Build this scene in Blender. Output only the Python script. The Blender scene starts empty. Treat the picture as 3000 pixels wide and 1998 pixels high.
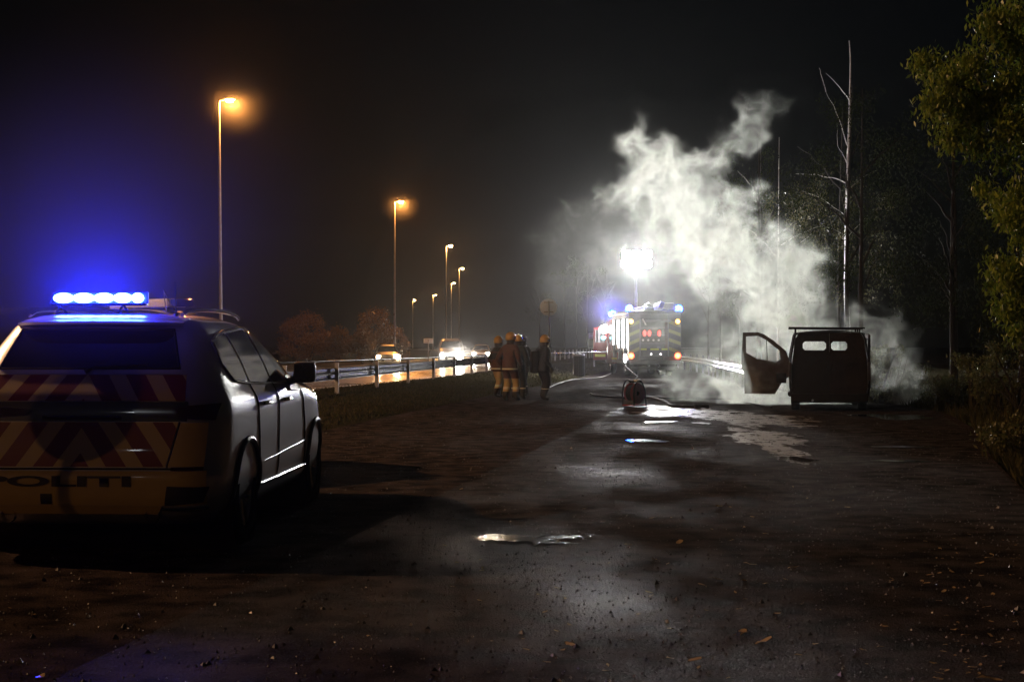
import bpy, bmesh, math, random
import numpy as np
from mathutils import Vector, Matrix

R = math.radians
rnd = random.Random(7)
S = bpy.context.scene
COL = S.collection

# ------------------------------------------------------------------ camera
FPX, HZ, CAMH = 4350.0, 1007.0, 1.55          # focal length in photo pixels, horizon row, eye height
cam_d = bpy.data.cameras.new('camera')
cam_d.sensor_width = 36.0
cam_d.lens = 36.0 * FPX / 3000.0
cam_d.clip_start = 0.1
cam_d.clip_end = 3000
cam = bpy.data.objects.new('camera', cam_d)
COL.objects.link(cam)
cam.location = (0, 0, CAMH)
cam.rotation_euler = (R(90) + math.atan((HZ - 999.0) / FPX), 0, 0)
S.camera = cam

# ------------------------------------------------------------------ world: night sky
W = bpy.data.worlds.new('World')
S.world = W
W.use_nodes = True
nt = W.node_tree
nt.nodes.clear()
sky = nt.nodes.new('ShaderNodeTexSky')
sky.sky_type = 'NISHITA'
sky.sun_disc = False
sky.sun_elevation = R(18)
sky.sun_rotation = R(200)
bgn = nt.nodes.new('ShaderNodeBackground')
bgn.inputs['Strength'].default_value = 0.0003
wo = nt.nodes.new('ShaderNodeOutputWorld')
nt.links.new(sky.outputs[0], bgn.inputs['Color'])
nt.links.new(bgn.outputs[0], wo.inputs['Surface'])
sun_d = bpy.data.lights.new('moon', 'SUN')
sun_d.energy = 0.002
sun_d.angle = R(0.5)
sun_d.color = (0.9, 0.95, 1.0)
sun = bpy.data.objects.new('moon', sun_d)
COL.objects.link(sun)
sun.rotation_euler = (R(72), 0, R(-20))

# ------------------------------------------------------------------ light levels (radiance of the lamps)
FLOOD = 3000.0
SODIUM = 7500.0
SODIUM_NEAR = 28000.0
SODIUM_BACK = 5800.0
BLUEBAR = 700.0
HEAD = 4000.0
HAZE = 0.0001

vs = S.view_settings
vs.view_transform = 'Standard'
vs.look = 'None'
vs.exposure = 0
vs.gamma = 1
vs.use_curve_mapping = False
cy = S.cycles
cy.use_denoising = True
try:
    cy.denoiser = 'OPENIMAGEDENOISE'
    cy.denoising_input_passes = 'RGB_ALBEDO_NORMAL'
except Exception:
    pass
cy.max_bounces = 6
cy.diffuse_bounces = 2
cy.glossy_bounces = 3
cy.transmission_bounces = 4
cy.transparent_max_bounces = 8
cy.volume_bounces = 2
cy.sample_clamp_indirect = 2.0
cy.sample_clamp_direct = 0.0
cy.volume_step_rate = 1.6
cy.volume_max_steps = 256
cy.caustics_reflective = False
cy.caustics_refractive = False


def at(px, py, d):
    """point at photo pixel px,py at distance d along y"""
    return Vector(((px - 1500) * d / FPX, d, CAMH - (py - HZ) * d / FPX))


def gp(px, py, z=0.0):
    d = (CAMH - z) * FPX / (py - HZ)
    return Vector(((px - 1500) * d / FPX, d, z))


# ------------------------------------------------------------------ materials
def nodes_of(m):
    m.use_nodes = True
    t = m.node_tree
    return t, t.nodes.get('Principled BSDF')


def N(t, typ, **kw):
    n = t.nodes.new(typ)
    for k, v in kw.items():
        setattr(n, k, v)
    return n


def pmat(name, c1, c2=None, scale=8.0, rough=0.5, rough2=None, bump=0.0, bscale=None, metal=0.0, coat=0.0, spec=0.5, stretch=(1, 1, 1)):
    m = bpy.data.materials.new(name)
    t, b = nodes_of(m)
    L = t.links
    b.inputs['Metallic'].default_value = metal
    b.inputs['Roughness'].default_value = rough
    b.inputs['Specular IOR Level'].default_value = spec
    b.inputs['Coat Weight'].default_value = coat
    b.inputs['Coat Roughness'].default_value = 0.04
    c2 = c2 or tuple(v * 0.75 for v in c1)
    tc = N(t, 'ShaderNodeTexCoord')
    mp = N(t, 'ShaderNodeMapping')
    mp.inputs['Scale'].default_value = stretch
    L.new(tc.outputs['Object'], mp.inputs['Vector'])
    nz = N(t, 'ShaderNodeTexNoise')
    nz.inputs['Scale'].default_value = scale
    nz.inputs['Detail'].default_value = 6
    nz.inputs['Roughness'].default_value = 0.65
    L.new(mp.outputs[0], nz.inputs['Vector'])
    rp = N(t, 'ShaderNodeValToRGB')
    rp.color_ramp.elements[0].position = 0.32
    rp.color_ramp.elements[1].position = 0.68
    rp.color_ramp.elements[0].color = (*c1, 1)
    rp.color_ramp.elements[1].color = (*c2, 1)
    L.new(nz.outputs['Fac'], rp.inputs[0])
    L.new(rp.outputs[0], b.inputs['Base Color'])
    if rough2 is not None:
        mr = N(t, 'ShaderNodeMapRange')
        mr.inputs['From Min'].default_value = 0.3
        mr.inputs['From Max'].default_value = 0.7
        mr.inputs['To Min'].default_value = rough
        mr.inputs['To Max'].default_value = rough2
        L.new(nz.outputs['Fac'], mr.inputs['Value'])
        L.new(mr.outputs[0], b.inputs['Roughness'])
    if bump:
        n2 = N(t, 'ShaderNodeTexNoise')
        n2.inputs['Scale'].default_value = bscale or scale * 4
        n2.inputs['Detail'].default_value = 5
        L.new(mp.outputs[0], n2.inputs['Vector'])
        bp = N(t, 'ShaderNodeBump')
        bp.inputs['Strength'].default_value = bump
        bp.inputs['Distance'].default_value = 0.02
        L.new(n2.outputs['Fac'], bp.inputs['Height'])
        L.new(bp.outputs[0], b.inputs['Normal'])
    return m


def emat(name, col, strength):
    m = bpy.data.materials.new(name)
    t, b = nodes_of(m)
    b.inputs['Base Color'].default_value = (0.5, 0.5, 0.5, 1)
    b.inputs['Emission Color'].default_value = (*col, 1)
    b.inputs['Emission Strength'].default_value = strength
    b.inputs['Roughness'].default_value = 0.3
    return m


def leafmat(name, c1, c2, trans=0.3, rough=0.45, spec=0.4):
    m = bpy.data.materials.new(name)
    t, b = nodes_of(m)
    L = t.links
    g = N(t, 'ShaderNodeNewGeometry')
    rp = N(t, 'ShaderNodeValToRGB')
    rp.color_ramp.elements[0].color = (*c1, 1)
    rp.color_ramp.elements[1].color = (*c2, 1)
    L.new(g.outputs['Random Per Island'], rp.inputs[0])
    L.new(rp.outputs[0], b.inputs['Base Color'])
    b.inputs['Roughness'].default_value = rough
    b.inputs['Specular IOR Level'].default_value = spec
    tr = N(t, 'ShaderNodeBsdfTranslucent')
    L.new(rp.outputs[0], tr.inputs['Color'])
    mx = N(t, 'ShaderNodeMixShader')
    mx.inputs[0].default_value = trans
    out = t.nodes.get('Material Output')
    L.new(b.outputs[0], mx.inputs[1])
    L.new(tr.outputs[0], mx.inputs[2])
    L.new(mx.outputs[0], out.inputs['Surface'])
    return m


def asphalt(name, c1, c2, wet_lo, wet_hi, dry, bumpd=0.5, wscale=0.35, spec=0.5, gloss=(1, 1)):
    """asphalt with grit relief; a large noise decides where it is wet (smooth)"""
    m = bpy.data.materials.new(name)
    t, b = nodes_of(m)
    L = t.links
    tc = N(t, 'ShaderNodeTexCoord')
    big = N(t, 'ShaderNodeTexNoise')
    big.inputs['Scale'].default_value = wscale
    big.inputs['Detail'].default_value = 7
    big.inputs['Roughness'].default_value = 0.6
    mp = N(t, 'ShaderNodeMapping')
    mp.inputs['Scale'].default_value = (1.0, 0.45, 1)
    L.new(tc.outputs['Object'], mp.inputs['Vector'])
    L.new(mp.outputs[0], big.inputs['Vector'])
    fine = N(t, 'ShaderNodeTexNoise')
    fine.inputs['Scale'].default_value = 55
    fine.inputs['Detail'].default_value = 6
    fine.inputs['Roughness'].default_value = 0.75
    L.new(tc.outputs['Object'], fine.inputs['Vector'])
    mid = N(t, 'ShaderNodeTexNoise')
    mid.inputs['Scale'].default_value = 3.2
    mid.inputs['Detail'].default_value = 6
    L.new(tc.outputs['Object'], mid.inputs['Vector'])
    vor = N(t, 'ShaderNodeTexVoronoi')
    vor.inputs['Scale'].default_value = 70
    L.new(tc.outputs['Object'], vor.inputs['Vector'])
    add = N(t, 'ShaderNodeMath', operation='MULTIPLY_ADD')
    L.new(fine.outputs['Fac'], add.inputs[0])
    add.inputs[1].default_value = 0.6
    L.new(mid.outputs['Fac'], add.inputs[2])
    rp = N(t, 'ShaderNodeValToRGB')
    rp.color_ramp.elements[0].position = 0.66
    rp.color_ramp.elements[1].position = 0.95
    rp.color_ramp.elements[0].color = (*c1, 1)
    rp.color_ramp.elements[1].color = (*c2, 1)
    L.new(add.outputs[0], rp.inputs[0])
    L.new(rp.outputs[0], b.inputs['Base Color'])
    b.inputs['Specular IOR Level'].default_value = spec
    mr = N(t, 'ShaderNodeMapRange')
    mr.inputs['From Min'].default_value = 0.40
    mr.inputs['From Max'].default_value = 0.60
    mr.inputs['To Min'].default_value = dry
    mr.inputs['To Max'].default_value = wet_lo
    L.new(big.outputs['Fac'], mr.inputs['Value'])
    ad2 = N(t, 'ShaderNodeMath', operation='MULTIPLY_ADD')
    L.new(fine.outputs['Fac'], ad2.inputs[0])
    ad2.inputs[1].default_value = 0.25
    L.new(mr.outputs[0], ad2.inputs[2])
    L.new(ad2.outputs[0], b.inputs['Roughness'])
    h1 = N(t, 'ShaderNodeMath', operation='MULTIPLY_ADD')
    L.new(vor.outputs['Distance'], h1.inputs[0])
    h1.inputs[1].default_value = 0.5
    L.new(fine.outputs['Fac'], h1.inputs[2])
    h2 = N(t, 'ShaderNodeMath', operation='MULTIPLY_ADD')
    L.new(mid.outputs['Fac'], h2.inputs[0])
    h2.inputs[1].default_value = 2.0
    L.new(h1.outputs[0], h2.inputs[2])
    bp = N(t, 'ShaderNodeBump')
    bp.inputs['Strength'].default_value = bumpd
    bp.inputs['Distance'].default_value = 0.02
    L.new(h2.outputs[0], bp.inputs['Height'])
    L.new(bp.outputs[0], b.inputs['Normal'])
    df = N(t, 'ShaderNodeBsdfDiffuse')
    df.inputs['Roughness'].default_value = 0.6
    L.new(rp.outputs[0], df.inputs['Color'])
    L.new(bp.outputs[0], df.inputs['Normal'])
    wet = N(t, 'ShaderNodeMapRange')
    wet.inputs['From Min'].default_value = 0.42
    wet.inputs['From Max'].default_value = 0.66
    wet.inputs['To Min'].default_value = gloss[0]
    wet.inputs['To Max'].default_value = gloss[1]
    L.new(big.outputs['Fac'], wet.inputs['Value'])
    mx = N(t, 'ShaderNodeMixShader')
    L.new(wet.outputs[0], mx.inputs[0])
    L.new(df.outputs[0], mx.inputs[1])
    L.new(b.outputs[0], mx.inputs[2])
    L.new(mx.outputs[0], t.nodes.get('Material Output').inputs['Surface'])
    return m


M = {}
M['soil'] = pmat('soil', (0.035, 0.03, 0.02), (0.02, 0.022, 0.012), 1.5, 0.95, bump=0.6, bscale=20, spec=0.1)
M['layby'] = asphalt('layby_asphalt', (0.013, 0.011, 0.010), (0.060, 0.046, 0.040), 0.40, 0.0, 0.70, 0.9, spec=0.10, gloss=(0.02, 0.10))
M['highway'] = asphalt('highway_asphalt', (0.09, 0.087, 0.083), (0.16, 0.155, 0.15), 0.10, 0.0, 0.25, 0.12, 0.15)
M['verge'] = pmat('verge_earth', (0.045, 0.036, 0.022), (0.028, 0.030, 0.014), 2, 1.0, bump=0.4, bscale=9, spec=0.0)
M['water'] = pmat('puddle_water', (0.012, 0.012, 0.012), (0.02, 0.02, 0.02), 2, 0.02, 0.05, bump=0.03, bscale=7, spec=0.6)
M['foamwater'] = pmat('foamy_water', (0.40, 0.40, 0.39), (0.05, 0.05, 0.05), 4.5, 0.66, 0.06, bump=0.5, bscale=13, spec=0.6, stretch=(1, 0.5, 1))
M['ripple'] = pmat('rippled_water', (0.03, 0.03, 0.03), (0.015, 0.015, 0.015), 6, 0.05, 0.25, bump=0.7, bscale=16, spec=0.7)
M['paint'] = pmat('road_paint', (0.75, 0.75, 0.72), (0.5, 0.5, 0.48), 5, 0.5)
M['galv'] = pmat('galvanised_steel', (0.30, 0.31, 0.32), (0.20, 0.21, 0.22), 3, 0.25, 0.40, metal=0.9)
M['railsteel'] = pmat('weathered_rail_steel', (0.13, 0.132, 0.135), (0.12, 0.122, 0.125), 0.3, 0.17, metal=1.0)
M['hoseblack'] = pmat('black_hose', (0.008, 0.008, 0.008), (0.014, 0.014, 0.014), 12, 0.8, spec=0.08)
M['galvdull'] = pmat('dull_steel', (0.30, 0.30, 0.31), (0.18, 0.18, 0.19), 4, 0.5, 0.65, metal=0.7)
M['pole'] = pmat('painted_pole', (0.45, 0.44, 0.42), (0.33, 0.32, 0.30), 3, 0.45, metal=0.2)
M['signback'] = pmat('sign_back', (0.50, 0.60, 0.72), (0.44, 0.54, 0.66), 3, 0.5, metal=0.1)
M['black'] = pmat('black_plastic', (0.012, 0.012, 0.013), (0.02, 0.02, 0.02), 8, 0.45, bump=0.05)
M['rubber'] = pmat('rubber', (0.005, 0.005, 0.005), (0.008, 0.008, 0.008), 12, 0.9, bump=0.2, spec=0.0)
M['chrome'] = pmat('bright_trim', (0.75, 0.75, 0.76), (0.68, 0.68, 0.70), 6, 0.12, metal=1.0)
M['alloy'] = pmat('alloy', (0.62, 0.62, 0.63), (0.52, 0.52, 0.53), 8, 0.22, metal=0.9)
M['silver'] = pmat('silver_paint', (0.72, 0.73, 0.74), (0.68, 0.69, 0.70), 2, 0.38, metal=0.8, coat=1.0)
M['carglass'] = pmat('tinted_glass', (0.006, 0.007, 0.008), (0.008, 0.009, 0.010), 2, 0.03, spec=0.8, coat=1.0)
M['darkblue'] = pmat('dark_paint', (0.02, 0.022, 0.03), (0.025, 0.027, 0.035), 2, 0.25, coat=1.0)
M['greycar'] = pmat('grey_paint', (0.16, 0.15, 0.14), (0.14, 0.13, 0.12), 2, 0.3, metal=0.4, coat=1.0)
M['palecar'] = pmat('pale_paint', (0.5, 0.49, 0.46), (0.45, 0.44, 0.42), 2, 0.3, metal=0.2, coat=1.0)
M['yellow'] = pmat('yellow_film', (0.55, 0.42, 0.14), (0.48, 0.36, 0.12), 3, 0.35, coat=0.4)
M['redglass'] = pmat('red_lens_off', (0.05, 0.006, 0.006), (0.03, 0.004, 0.004), 30, 0.1, spec=0.7)
M['burnt'] = pmat('burnt_steel', (0.006, 0.006, 0.006), (0.013, 0.011, 0.010), 2.2, 0.75, 0.95, bump=0.5, bscale=9, metal=0.2, spec=0.25)
M['rust'] = pmat('rusty_steel', (0.016, 0.010, 0.008), (0.007, 0.006, 0.006), 2.5, 0.8, 0.95, bump=0.4, bscale=10, metal=0.1, spec=0.2)
M['burntpale'] = pmat('scorched_door_skin', (0.075, 0.07, 0.068), (0.03, 0.02, 0.018), 1.6, 0.75, 0.9, bump=0.3, bscale=8, spec=0.25)
M['firered'] = pmat('fire_engine_red', (0.16, 0.015, 0.012), (0.13, 0.012, 0.01), 2, 0.3, coat=0.8)
M['trucksteel'] = pmat('truck_panel', (0.14, 0.15, 0.15), (0.10, 0.11, 0.11), 5, 0.4, metal=0.4)
M['truckdark'] = pmat('truck_dark', (0.045, 0.047, 0.05), (0.03, 0.03, 0.032), 5, 0.5)
M['hivis'] = pmat('hi_vis_film', (0.55, 0.60, 0.08), (0.45, 0.5, 0.08), 6, 0.4)
M['stripe'] = pmat('dull_reflective_stripe', (0.30, 0.32, 0.14), (0.24, 0.26, 0.12), 6, 0.5)
M['whiteplastic'] = pmat('white_plastic', (0.7, 0.7, 0.68), (0.6, 0.6, 0.58), 6, 0.4)
M['hosewhite'] = pmat('pale_hose', (0.34, 0.32, 0.29), (0.25, 0.24, 0.22), 14, 0.8, spec=0.1)
M['reelred'] = pmat('reel_red', (0.28, 0.02, 0.02), (0.18, 0.015, 0.015), 8, 0.4)
M['reelblue'] = pmat('reel_blue', (0.03, 0.04, 0.45), (0.02, 0.03, 0.3), 8, 0.4)
M['skin'] = pmat('skin', (0.45, 0.27, 0.2), (0.38, 0.22, 0.16), 20, 0.55)
M['glove'] = pmat('glove', (0.05, 0.045, 0.04), (0.03, 0.03, 0.03), 20, 0.8)
M['helmet'] = pmat('helmet_yellow', (0.55, 0.36, 0.10), (0.42, 0.26, 0.08), 8, 0.25, coat=0.6)
M['helmetdark'] = pmat('helmet_dark', (0.08, 0.03, 0.03), (0.05, 0.02, 0.02), 8, 0.2, coat=0.8)
M['visor'] = pmat('visor', (0.03, 0.02, 0.015), (0.02, 0.015, 0.01), 8, 0.1, spec=0.8)
M['bag'] = pmat('bin_bag', (0.03, 0.032, 0.045), (0.02, 0.02, 0.03), 9, 0.35, bump=0.6, bscale=14)
M['bark'] = pmat('bark', (0.022, 0.018, 0.014), (0.012, 0.010, 0.008), 9, 0.9, bump=0.6, bscale=30, stretch=(1, 1, 0.3))
M['birchbark'] = pmat('birch_bark', (0.45, 0.44, 0.41), (0.05, 0.045, 0.04), 5.0, 0.6, bump=0.3, stretch=(0.35, 0.35, 2.2))
for e_, p_ in zip([n for n in M['birchbark'].node_tree.nodes if n.type == 'VALTORGB'][0].color_ramp.elements, (0.57, 0.63)):
    e_.position = p_
M['willow'] = leafmat('willow_leaf', (0.08, 0.15, 0.02), (0.26, 0.32, 0.05), 0.35, 0.35)
M['birchleaf'] = leafmat('birch_leaf', (0.03, 0.045, 0.015), (0.09, 0.075, 0.02), 0.25, 0.45, 0.4)
M['darkleaf'] = leafmat('dark_leaf', (0.012, 0.02, 0.008), (0.03, 0.035, 0.012), 0.15, 0.9, 0.0)
M['autumn'] = leafmat('autumn_leaf', (0.10, 0.05, 0.012), (0.18, 0.085, 0.02), 0.3)
M['weed'] = leafmat('weed_leaf', (0.05, 0.07, 0.015), (0.14, 0.13, 0.05), 0.3)
M['grass'] = leafmat('grass_blade', (0.026, 0.033, 0.011), (0.07, 0.058, 0.028), 0.08, 1.0, 0.0)
M['litter'] = leafmat('fallen_leaf', (0.25, 0.17, 0.08), (0.55, 0.46, 0.26), 0.08, 0.14)
M['flood'] = emat('flood_lens', (1.0, 0.98, 0.93), FLOOD)
M['sodium'] = emat('sodium_lens', (1.0, 0.35, 0.065), SODIUM)
M['sodiumback'] = emat('sodium_lens_back', (1.0, 0.46, 0.15), SODIUM_BACK)
M['sodiumnear'] = emat('sodium_lens_near', (1.0, 0.53, 0.25), SODIUM_NEAR)
M['sodiumfar'] = emat('sodium_lens_far', (1.0, 0.48, 0.13), SODIUM * 0.7)
M['blue'] = emat('blue_led', (0.008, 0.022, 1.0), BLUEBAR)
M['blueoff'] = pmat('blue_lens_off', (0.02, 0.04, 0.35), (0.02, 0.03, 0.25), 12, 0.1, spec=0.7)
M['bluetruck'] = emat('blue_beacon', (0.002, 0.03, 1.0), 420)
M['amber'] = emat('amber_lamp', (1.0, 0.42, 0.06), 14)
M['redlamp'] = emat('red_lamp', (1.0, 0.05, 0.04), 2.2)
M['redtail'] = emat('red_tail_ring', (1.0, 0.05, 0.03), 6)
M['baywhite'] = emat('bay_light', (1.0, 0.93, 0.98), 9)
M['headlight'] = emat('headlight', (1.0, 0.90, 0.78), HEAD)
M['headwarm'] = emat('headlight_warm', (1.0, 0.72, 0.40), HEAD * 0.5)
M['cyanlamp'] = emat('cyan_lamp', (0.2, 0.8, 1.0), 6)
M['cablamp'] = emat('work_lamp', (1.0, 0.95, 0.95), 80)


# ------------------------------------------------------------------ mesh helpers
class MB:
    def __init__(s):
        s.v, s.f = [], []

    def add(s, vs, fs):
        o = len(s.v)
        s.v += [tuple(v) for v in vs]
        s.f += [tuple(i + o for i in f) for f in fs]
        return s

    def box(s, c, d, rot=None):
        hx, hy, hz = d[0] / 2, d[1] / 2, d[2] / 2
        p = [Vector((x, y, z)) for x in (-hx, hx) for y in (-hy, hy) for z in (-hz, hz)]
        if rot is not None:
            p = [rot @ q for q in p]
        c = Vector(c)
        return s.add([q + c for q in p], [(0, 1, 3, 2), (4, 6, 7, 5), (0, 4, 5, 1), (2, 3, 7, 6), (0, 2, 6, 4), (1, 5, 7, 3)])

    def b2(s, x0, x1, y0, y1, z0, z1):
        return s.box(((x0 + x1) / 2, (y0 + y1) / 2, (z0 + z1) / 2), (x1 - x0, y1 - y0, z1 - z0))

    def tube(s, pts, r, n=8, cap=True):
        pts = [Vector(p) for p in pts]
        rs = r if isinstance(r, (list, tuple)) else [r] * len(pts)
        vs, fs = [], []
        up = Vector((0, 0, 1))
        prev = None
        for i, p in enumerate(pts):
            a = pts[max(i - 1, 0)]
            b = pts[min(i + 1, len(pts) - 1)]
            d = (b - a)
            d = d.normalized() if d.length > 1e-9 else Vector((0, 0, 1))
            if prev is None:
                x = d.cross(up)
                if x.length < 0.05:
                    x = d.cross(Vector((0, 1, 0)))
                x.normalize()
            else:
                x = (prev - d * prev.dot(d))
                x = x.normalized() if x.length > 1e-6 else d.orthogonal().normalized()
            prev = x
            y = d.cross(x)
            for k in range(n):
                t = 2 * math.pi * k / n
                vs.append(p + (x * math.cos(t) + y * math.sin(t)) * rs[i])
        for i in range(len(pts) - 1):
            for k in range(n):
                k2 = (k + 1) % n
                fs.append((i * n + k, i * n + k2, (i + 1) * n + k2, (i + 1) * n + k))
        if cap:
            fs.append(tuple(range(n - 1, -1, -1)))
            fs.append(tuple((len(pts) - 1) * n + k for k in range(n)))
        return s.add(vs, fs)

    def cyl(s, p0, p1, r0, r1=None, n=16):
        return s.tube([p0, p1], [r0, r1 if r1 is not None else r0], n)

    def lathe(s, prof, c=(0, 0, 0), axis='z', n=24):
        """profile (r, h) revolved"""
        vs, fs = [], []
        c = Vector(c)
        for r, h in prof:
            for k in range(n):
                t = 2 * math.pi * k / n
                a, b = r * math.cos(t), r * math.sin(t)
                v = {'z': (a, b, h), 'x': (h, a, b), 'y': (a, h, b)}[axis]
                vs.append(Vector(v) + c)
        for i in range(len(prof) - 1):
            for k in range(n):
                k2 = (k + 1) % n
                fs.append((i * n + k, i * n + k2, (i + 1) * n + k2, (i + 1) * n + k))
        return s.add(vs, fs)

    def prism(s, poly, h0, h1, f):
        """poly of 2D points, extruded h0..h1, f(u,v,h)->xyz"""
        n = len(poly)
        vs = [f(u, v, h0) for u, v in poly] + [f(u, v, h1) for u, v in poly]
        fs = [tuple(range(n - 1, -1, -1)), tuple(range(n, 2 * n))]
        for i in range(n):
            j = (i + 1) % n
            fs.append((i, j, n + j, n + i))
        return s.add(vs, fs)

    def ico(s, c, r, sub=2, sc=(1, 1, 1)):
        bm = bmesh.new()
        bmesh.ops.create_icosphere(bm, subdivisions=sub, radius=r)
        c = Vector(c)
        s.add([Vector((v.co.x * sc[0], v.co.y * sc[1], v.co.z * sc[2])) + c for v in bm.verts],
              [tuple(v.index for v in f.verts) for f in bm.faces])
        bm.free()
        return s

    def build(s, name, mat, parent=None, smooth=False, bevel=0.0, loc=None, rotz=None, angle=40):
        me = bpy.data.meshes.new(name)
        me.from_pydata(s.v, [], s.f)
        bm = bmesh.new()
        bm.from_mesh(me)
        bmesh.ops.recalc_face_normals(bm, faces=bm.faces)
        if bevel:
            ed = [e for e in bm.edges if len(e.link_faces) == 2 and e.calc_face_angle(0) > R(30)]
            bmesh.ops.bevel(bm, geom=ed, offset=bevel, segments=2, affect='EDGES', profile=0.6, clamp_overlap=True)
        bm.to_mesh(me)
        bm.free()
        if smooth or bevel:
            me.polygons.foreach_set('use_smooth', [True] * len(me.polygons))
            if smooth != 'all':
                try:
                    me.set_sharp_from_angle(angle=R(angle))
                except Exception:
                    pass
        me.materials.append(mat)
        return link(name, me, parent, loc, rotz)


def link(name, me, parent=None, loc=None, rotz=None):
    o = bpy.data.objects.new(name, me)
    COL.objects.link(o)
    if parent is not None:
        o.parent = parent
    if loc is not None:
        o.location = loc
    if rotz is not None:
        o.rotation_euler = (0, 0, rotz)
    return o


def raw(name, vs, fs, mat, parent=None, smooth=False):
    me = bpy.data.meshes.new(name)
    me.from_pydata([tuple(v) for v in vs], [], fs)
    if smooth:
        me.polygons.foreach_set('use_smooth', [True] * len(me.polygons))
    me.materials.append(mat)
    return link(name, me, parent)


def tag(o, label=None, cat=None, group=None, kind=None):
    if label:
        o['label'] = label
    if cat:
        o['category'] = cat
    if group:
        o['group'] = group
    if kind:
        o['kind'] = kind
    return o


def empty(name, loc, rotz=0.0, label=None, cat=None, group=None):
    o = bpy.data.objects.new(name, None)
    COL.objects.link(o)
    o.location = loc
    o.rotation_euler = (0, 0, rotz)
    o.empty_display_size = 0.2
    return tag(o, label, cat, group)


def copy_tree(o, parent=None):
    c = o.copy()
    COL.objects.link(c)
    c.parent = parent
    for ch in list(o.children):
        copy_tree(ch, c)
    return c


def cat_rom(pts, n=8):
    """smooth curve through points"""
    P = [Vector(p) for p in pts]
    P = [P[0] * 2 - P[1]] + P + [P[-1] * 2 - P[-2]]
    out = []
    for i in range(1, len(P) - 2):
        for k in range(n):
            t = k / n
            a, b, c, d = P[i - 1], P[i], P[i + 1], P[i + 2]
            out.append(0.5 * ((2 * b) + (c - a) * t + (2 * a - 5 * b + 4 * c - d) * t * t + (3 * b - a - 3 * c + d) * t ** 3))
    out.append(P[-2])
    return out


def interp_poly(pts, y):
    for (x0, y0), (x1, y1) in zip(pts, pts[1:]):
        if y0 <= y <= y1:
            return x0 + (x1 - x0) * (y - y0) / (y1 - y0)
    return pts[0][0] if y < pts[0][1] else pts[-1][0]


# ------------------------------------------------------------------ ground, roads, verges
g = MB()
nx, ny = 40, 50
raw('ground', [(-430, -150, -0.1), (430, -150, -0.1), (430, 640, -0.1), (-430, 640, -0.1)], [(0, 1, 2, 3)], M['soil'])['kind'] = 'structure'

LAY_L = [(-13, -40), (-8.2, -5), (-6.3, 8), (-4.7, 18), (-3.5, 25.5), (-2.55, 32.3), (-0.95, 42.5), (2.2, 62), (5.5, 84), (7.2, 110), (8.5, 150)]
LAY_R = [(3.8, -40), (4.0, 0), (4.2, 8), (5.0, 14), (6.4, 19.7), (8.4, 27), (9.7, 33), (9.9, 38), (9.0, 46), (8.5, 56), (9.0, 64), (9.9, 76), (10.4, 90), (10.5, 110), (11.5, 150)]


def strip(name, LL, RR, ys, z, mat, cols=1, zf=None):
    vs, fs = [], []
    for y in ys:
        a, b = interp_poly(LL, y), interp_poly(RR, y)
        for k in range(cols + 1):
            x = a + (b - a) * k / cols
            vs.append((x, y, z if zf is None else zf(x, y, k / cols)))
    for i in range(len(ys) - 1):
        for k in range(cols):
            p = i * (cols + 1) + k
            fs.append((p, p + 1, p + cols + 2, p + cols + 1))
    return raw(name, vs, fs, mat, smooth=True)


ys = [-40 + 2.0 * i for i in range(96)]
strip('layby_road', LAY_L, LAY_R, ys, 0.0, M['layby'])['kind'] = 'structure'

FAR = [(-52, -80), (-33, -29), (-21, 18), (-13.6, 70), (-9.6, 120), (-7.9, 174), (-8.1, 226), (-11.6, 281), (-18.8, 351), (-26.3, 392), (-60, 520)]
NEAR = [(-40, -80), (-23, -29), (-11.2, 18), (-6.6, 49), (-5.1, 57), (-3.5, 66), (-0.2, 95), (1.0, 120), (2.6, 174), (2.4, 226), (-1.5, 281), (-8.7, 351), (-16, 392), (-50, 520)]


def smooth_poly(p, step=4.0):
    c = cat_rom([(x, y, 0) for x, y in p], 14)
    return [(v.x, v.y) for v in c]


FARs, NEARs = smooth_poly(FAR), smooth_poly(NEAR)
yh = [-78 + 4.0 * i for i in range(148)]
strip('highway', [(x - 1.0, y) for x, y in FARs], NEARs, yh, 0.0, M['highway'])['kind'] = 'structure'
strip('edge_line', [(x - 0.62, y) for x, y in NEARs], [(x - 0.42, y) for x, y in NEARs], yh, 0.005, M['paint'])['kind'] = 'structure'
# broken centre line, each dash its own strip in one marking
dv, df = [], []
for i in range(40):
    y = -40 + 12.0 * i
    for yy in (y, y + 3.0):
        x = (interp_poly(FARs, yy) + interp_poly(NEARs, yy)) / 2
        dv += [(x - 0.06, yy, 0.005), (x + 0.06, yy, 0.005)]
    o_ = len(dv) - 4
    df.append((o_, o_ + 1, o_ + 3, o_ + 2))
raw('centre_line', dv, df, M['paint'])['kind'] = 'structure'


def vnoise2(x, y):
    return (math.sin(x * 1.7 + 1.3 * math.sin(y * 0.9)) + math.sin(y * 2.3 + x * 0.7) + math.sin(x * 4.1 - y * 3.3) * 0.5) / 2.5


def verge_z(x, y, k):
    return 0.16 * math.sin(math.pi * min(max(k, 0.0), 1.0)) ** 0.6 + 0.03 * vnoise2(x, y) * (0 < k < 1) - (0.06 if k in (0, 1) else 0)


def vz(x, y):
    a, b = interp_poly(NEARs, y) + 0.1, interp_poly(LAY_L, y) + 0.05
    return verge_z(x, y, (x - a) / (b - a))


yv = [-30 + 1.0 * i for i in range(180)]
strip('grass_verge', [(x + 0.1, y) for x, y in NEARs], [(x + 0.05, y) for x, y in LAY_L], yv, 0, M['verge'], 14, verge_z)['kind'] = 'structure'


def bank_z(x, y, k):
    return -0.05 + 0.55 * k ** 0.8 * (0.6 + 0.4 * vnoise2(x * 0.4, y * 0.4)) + 0.05 * vnoise2(x, y) * (k > 0)


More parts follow.
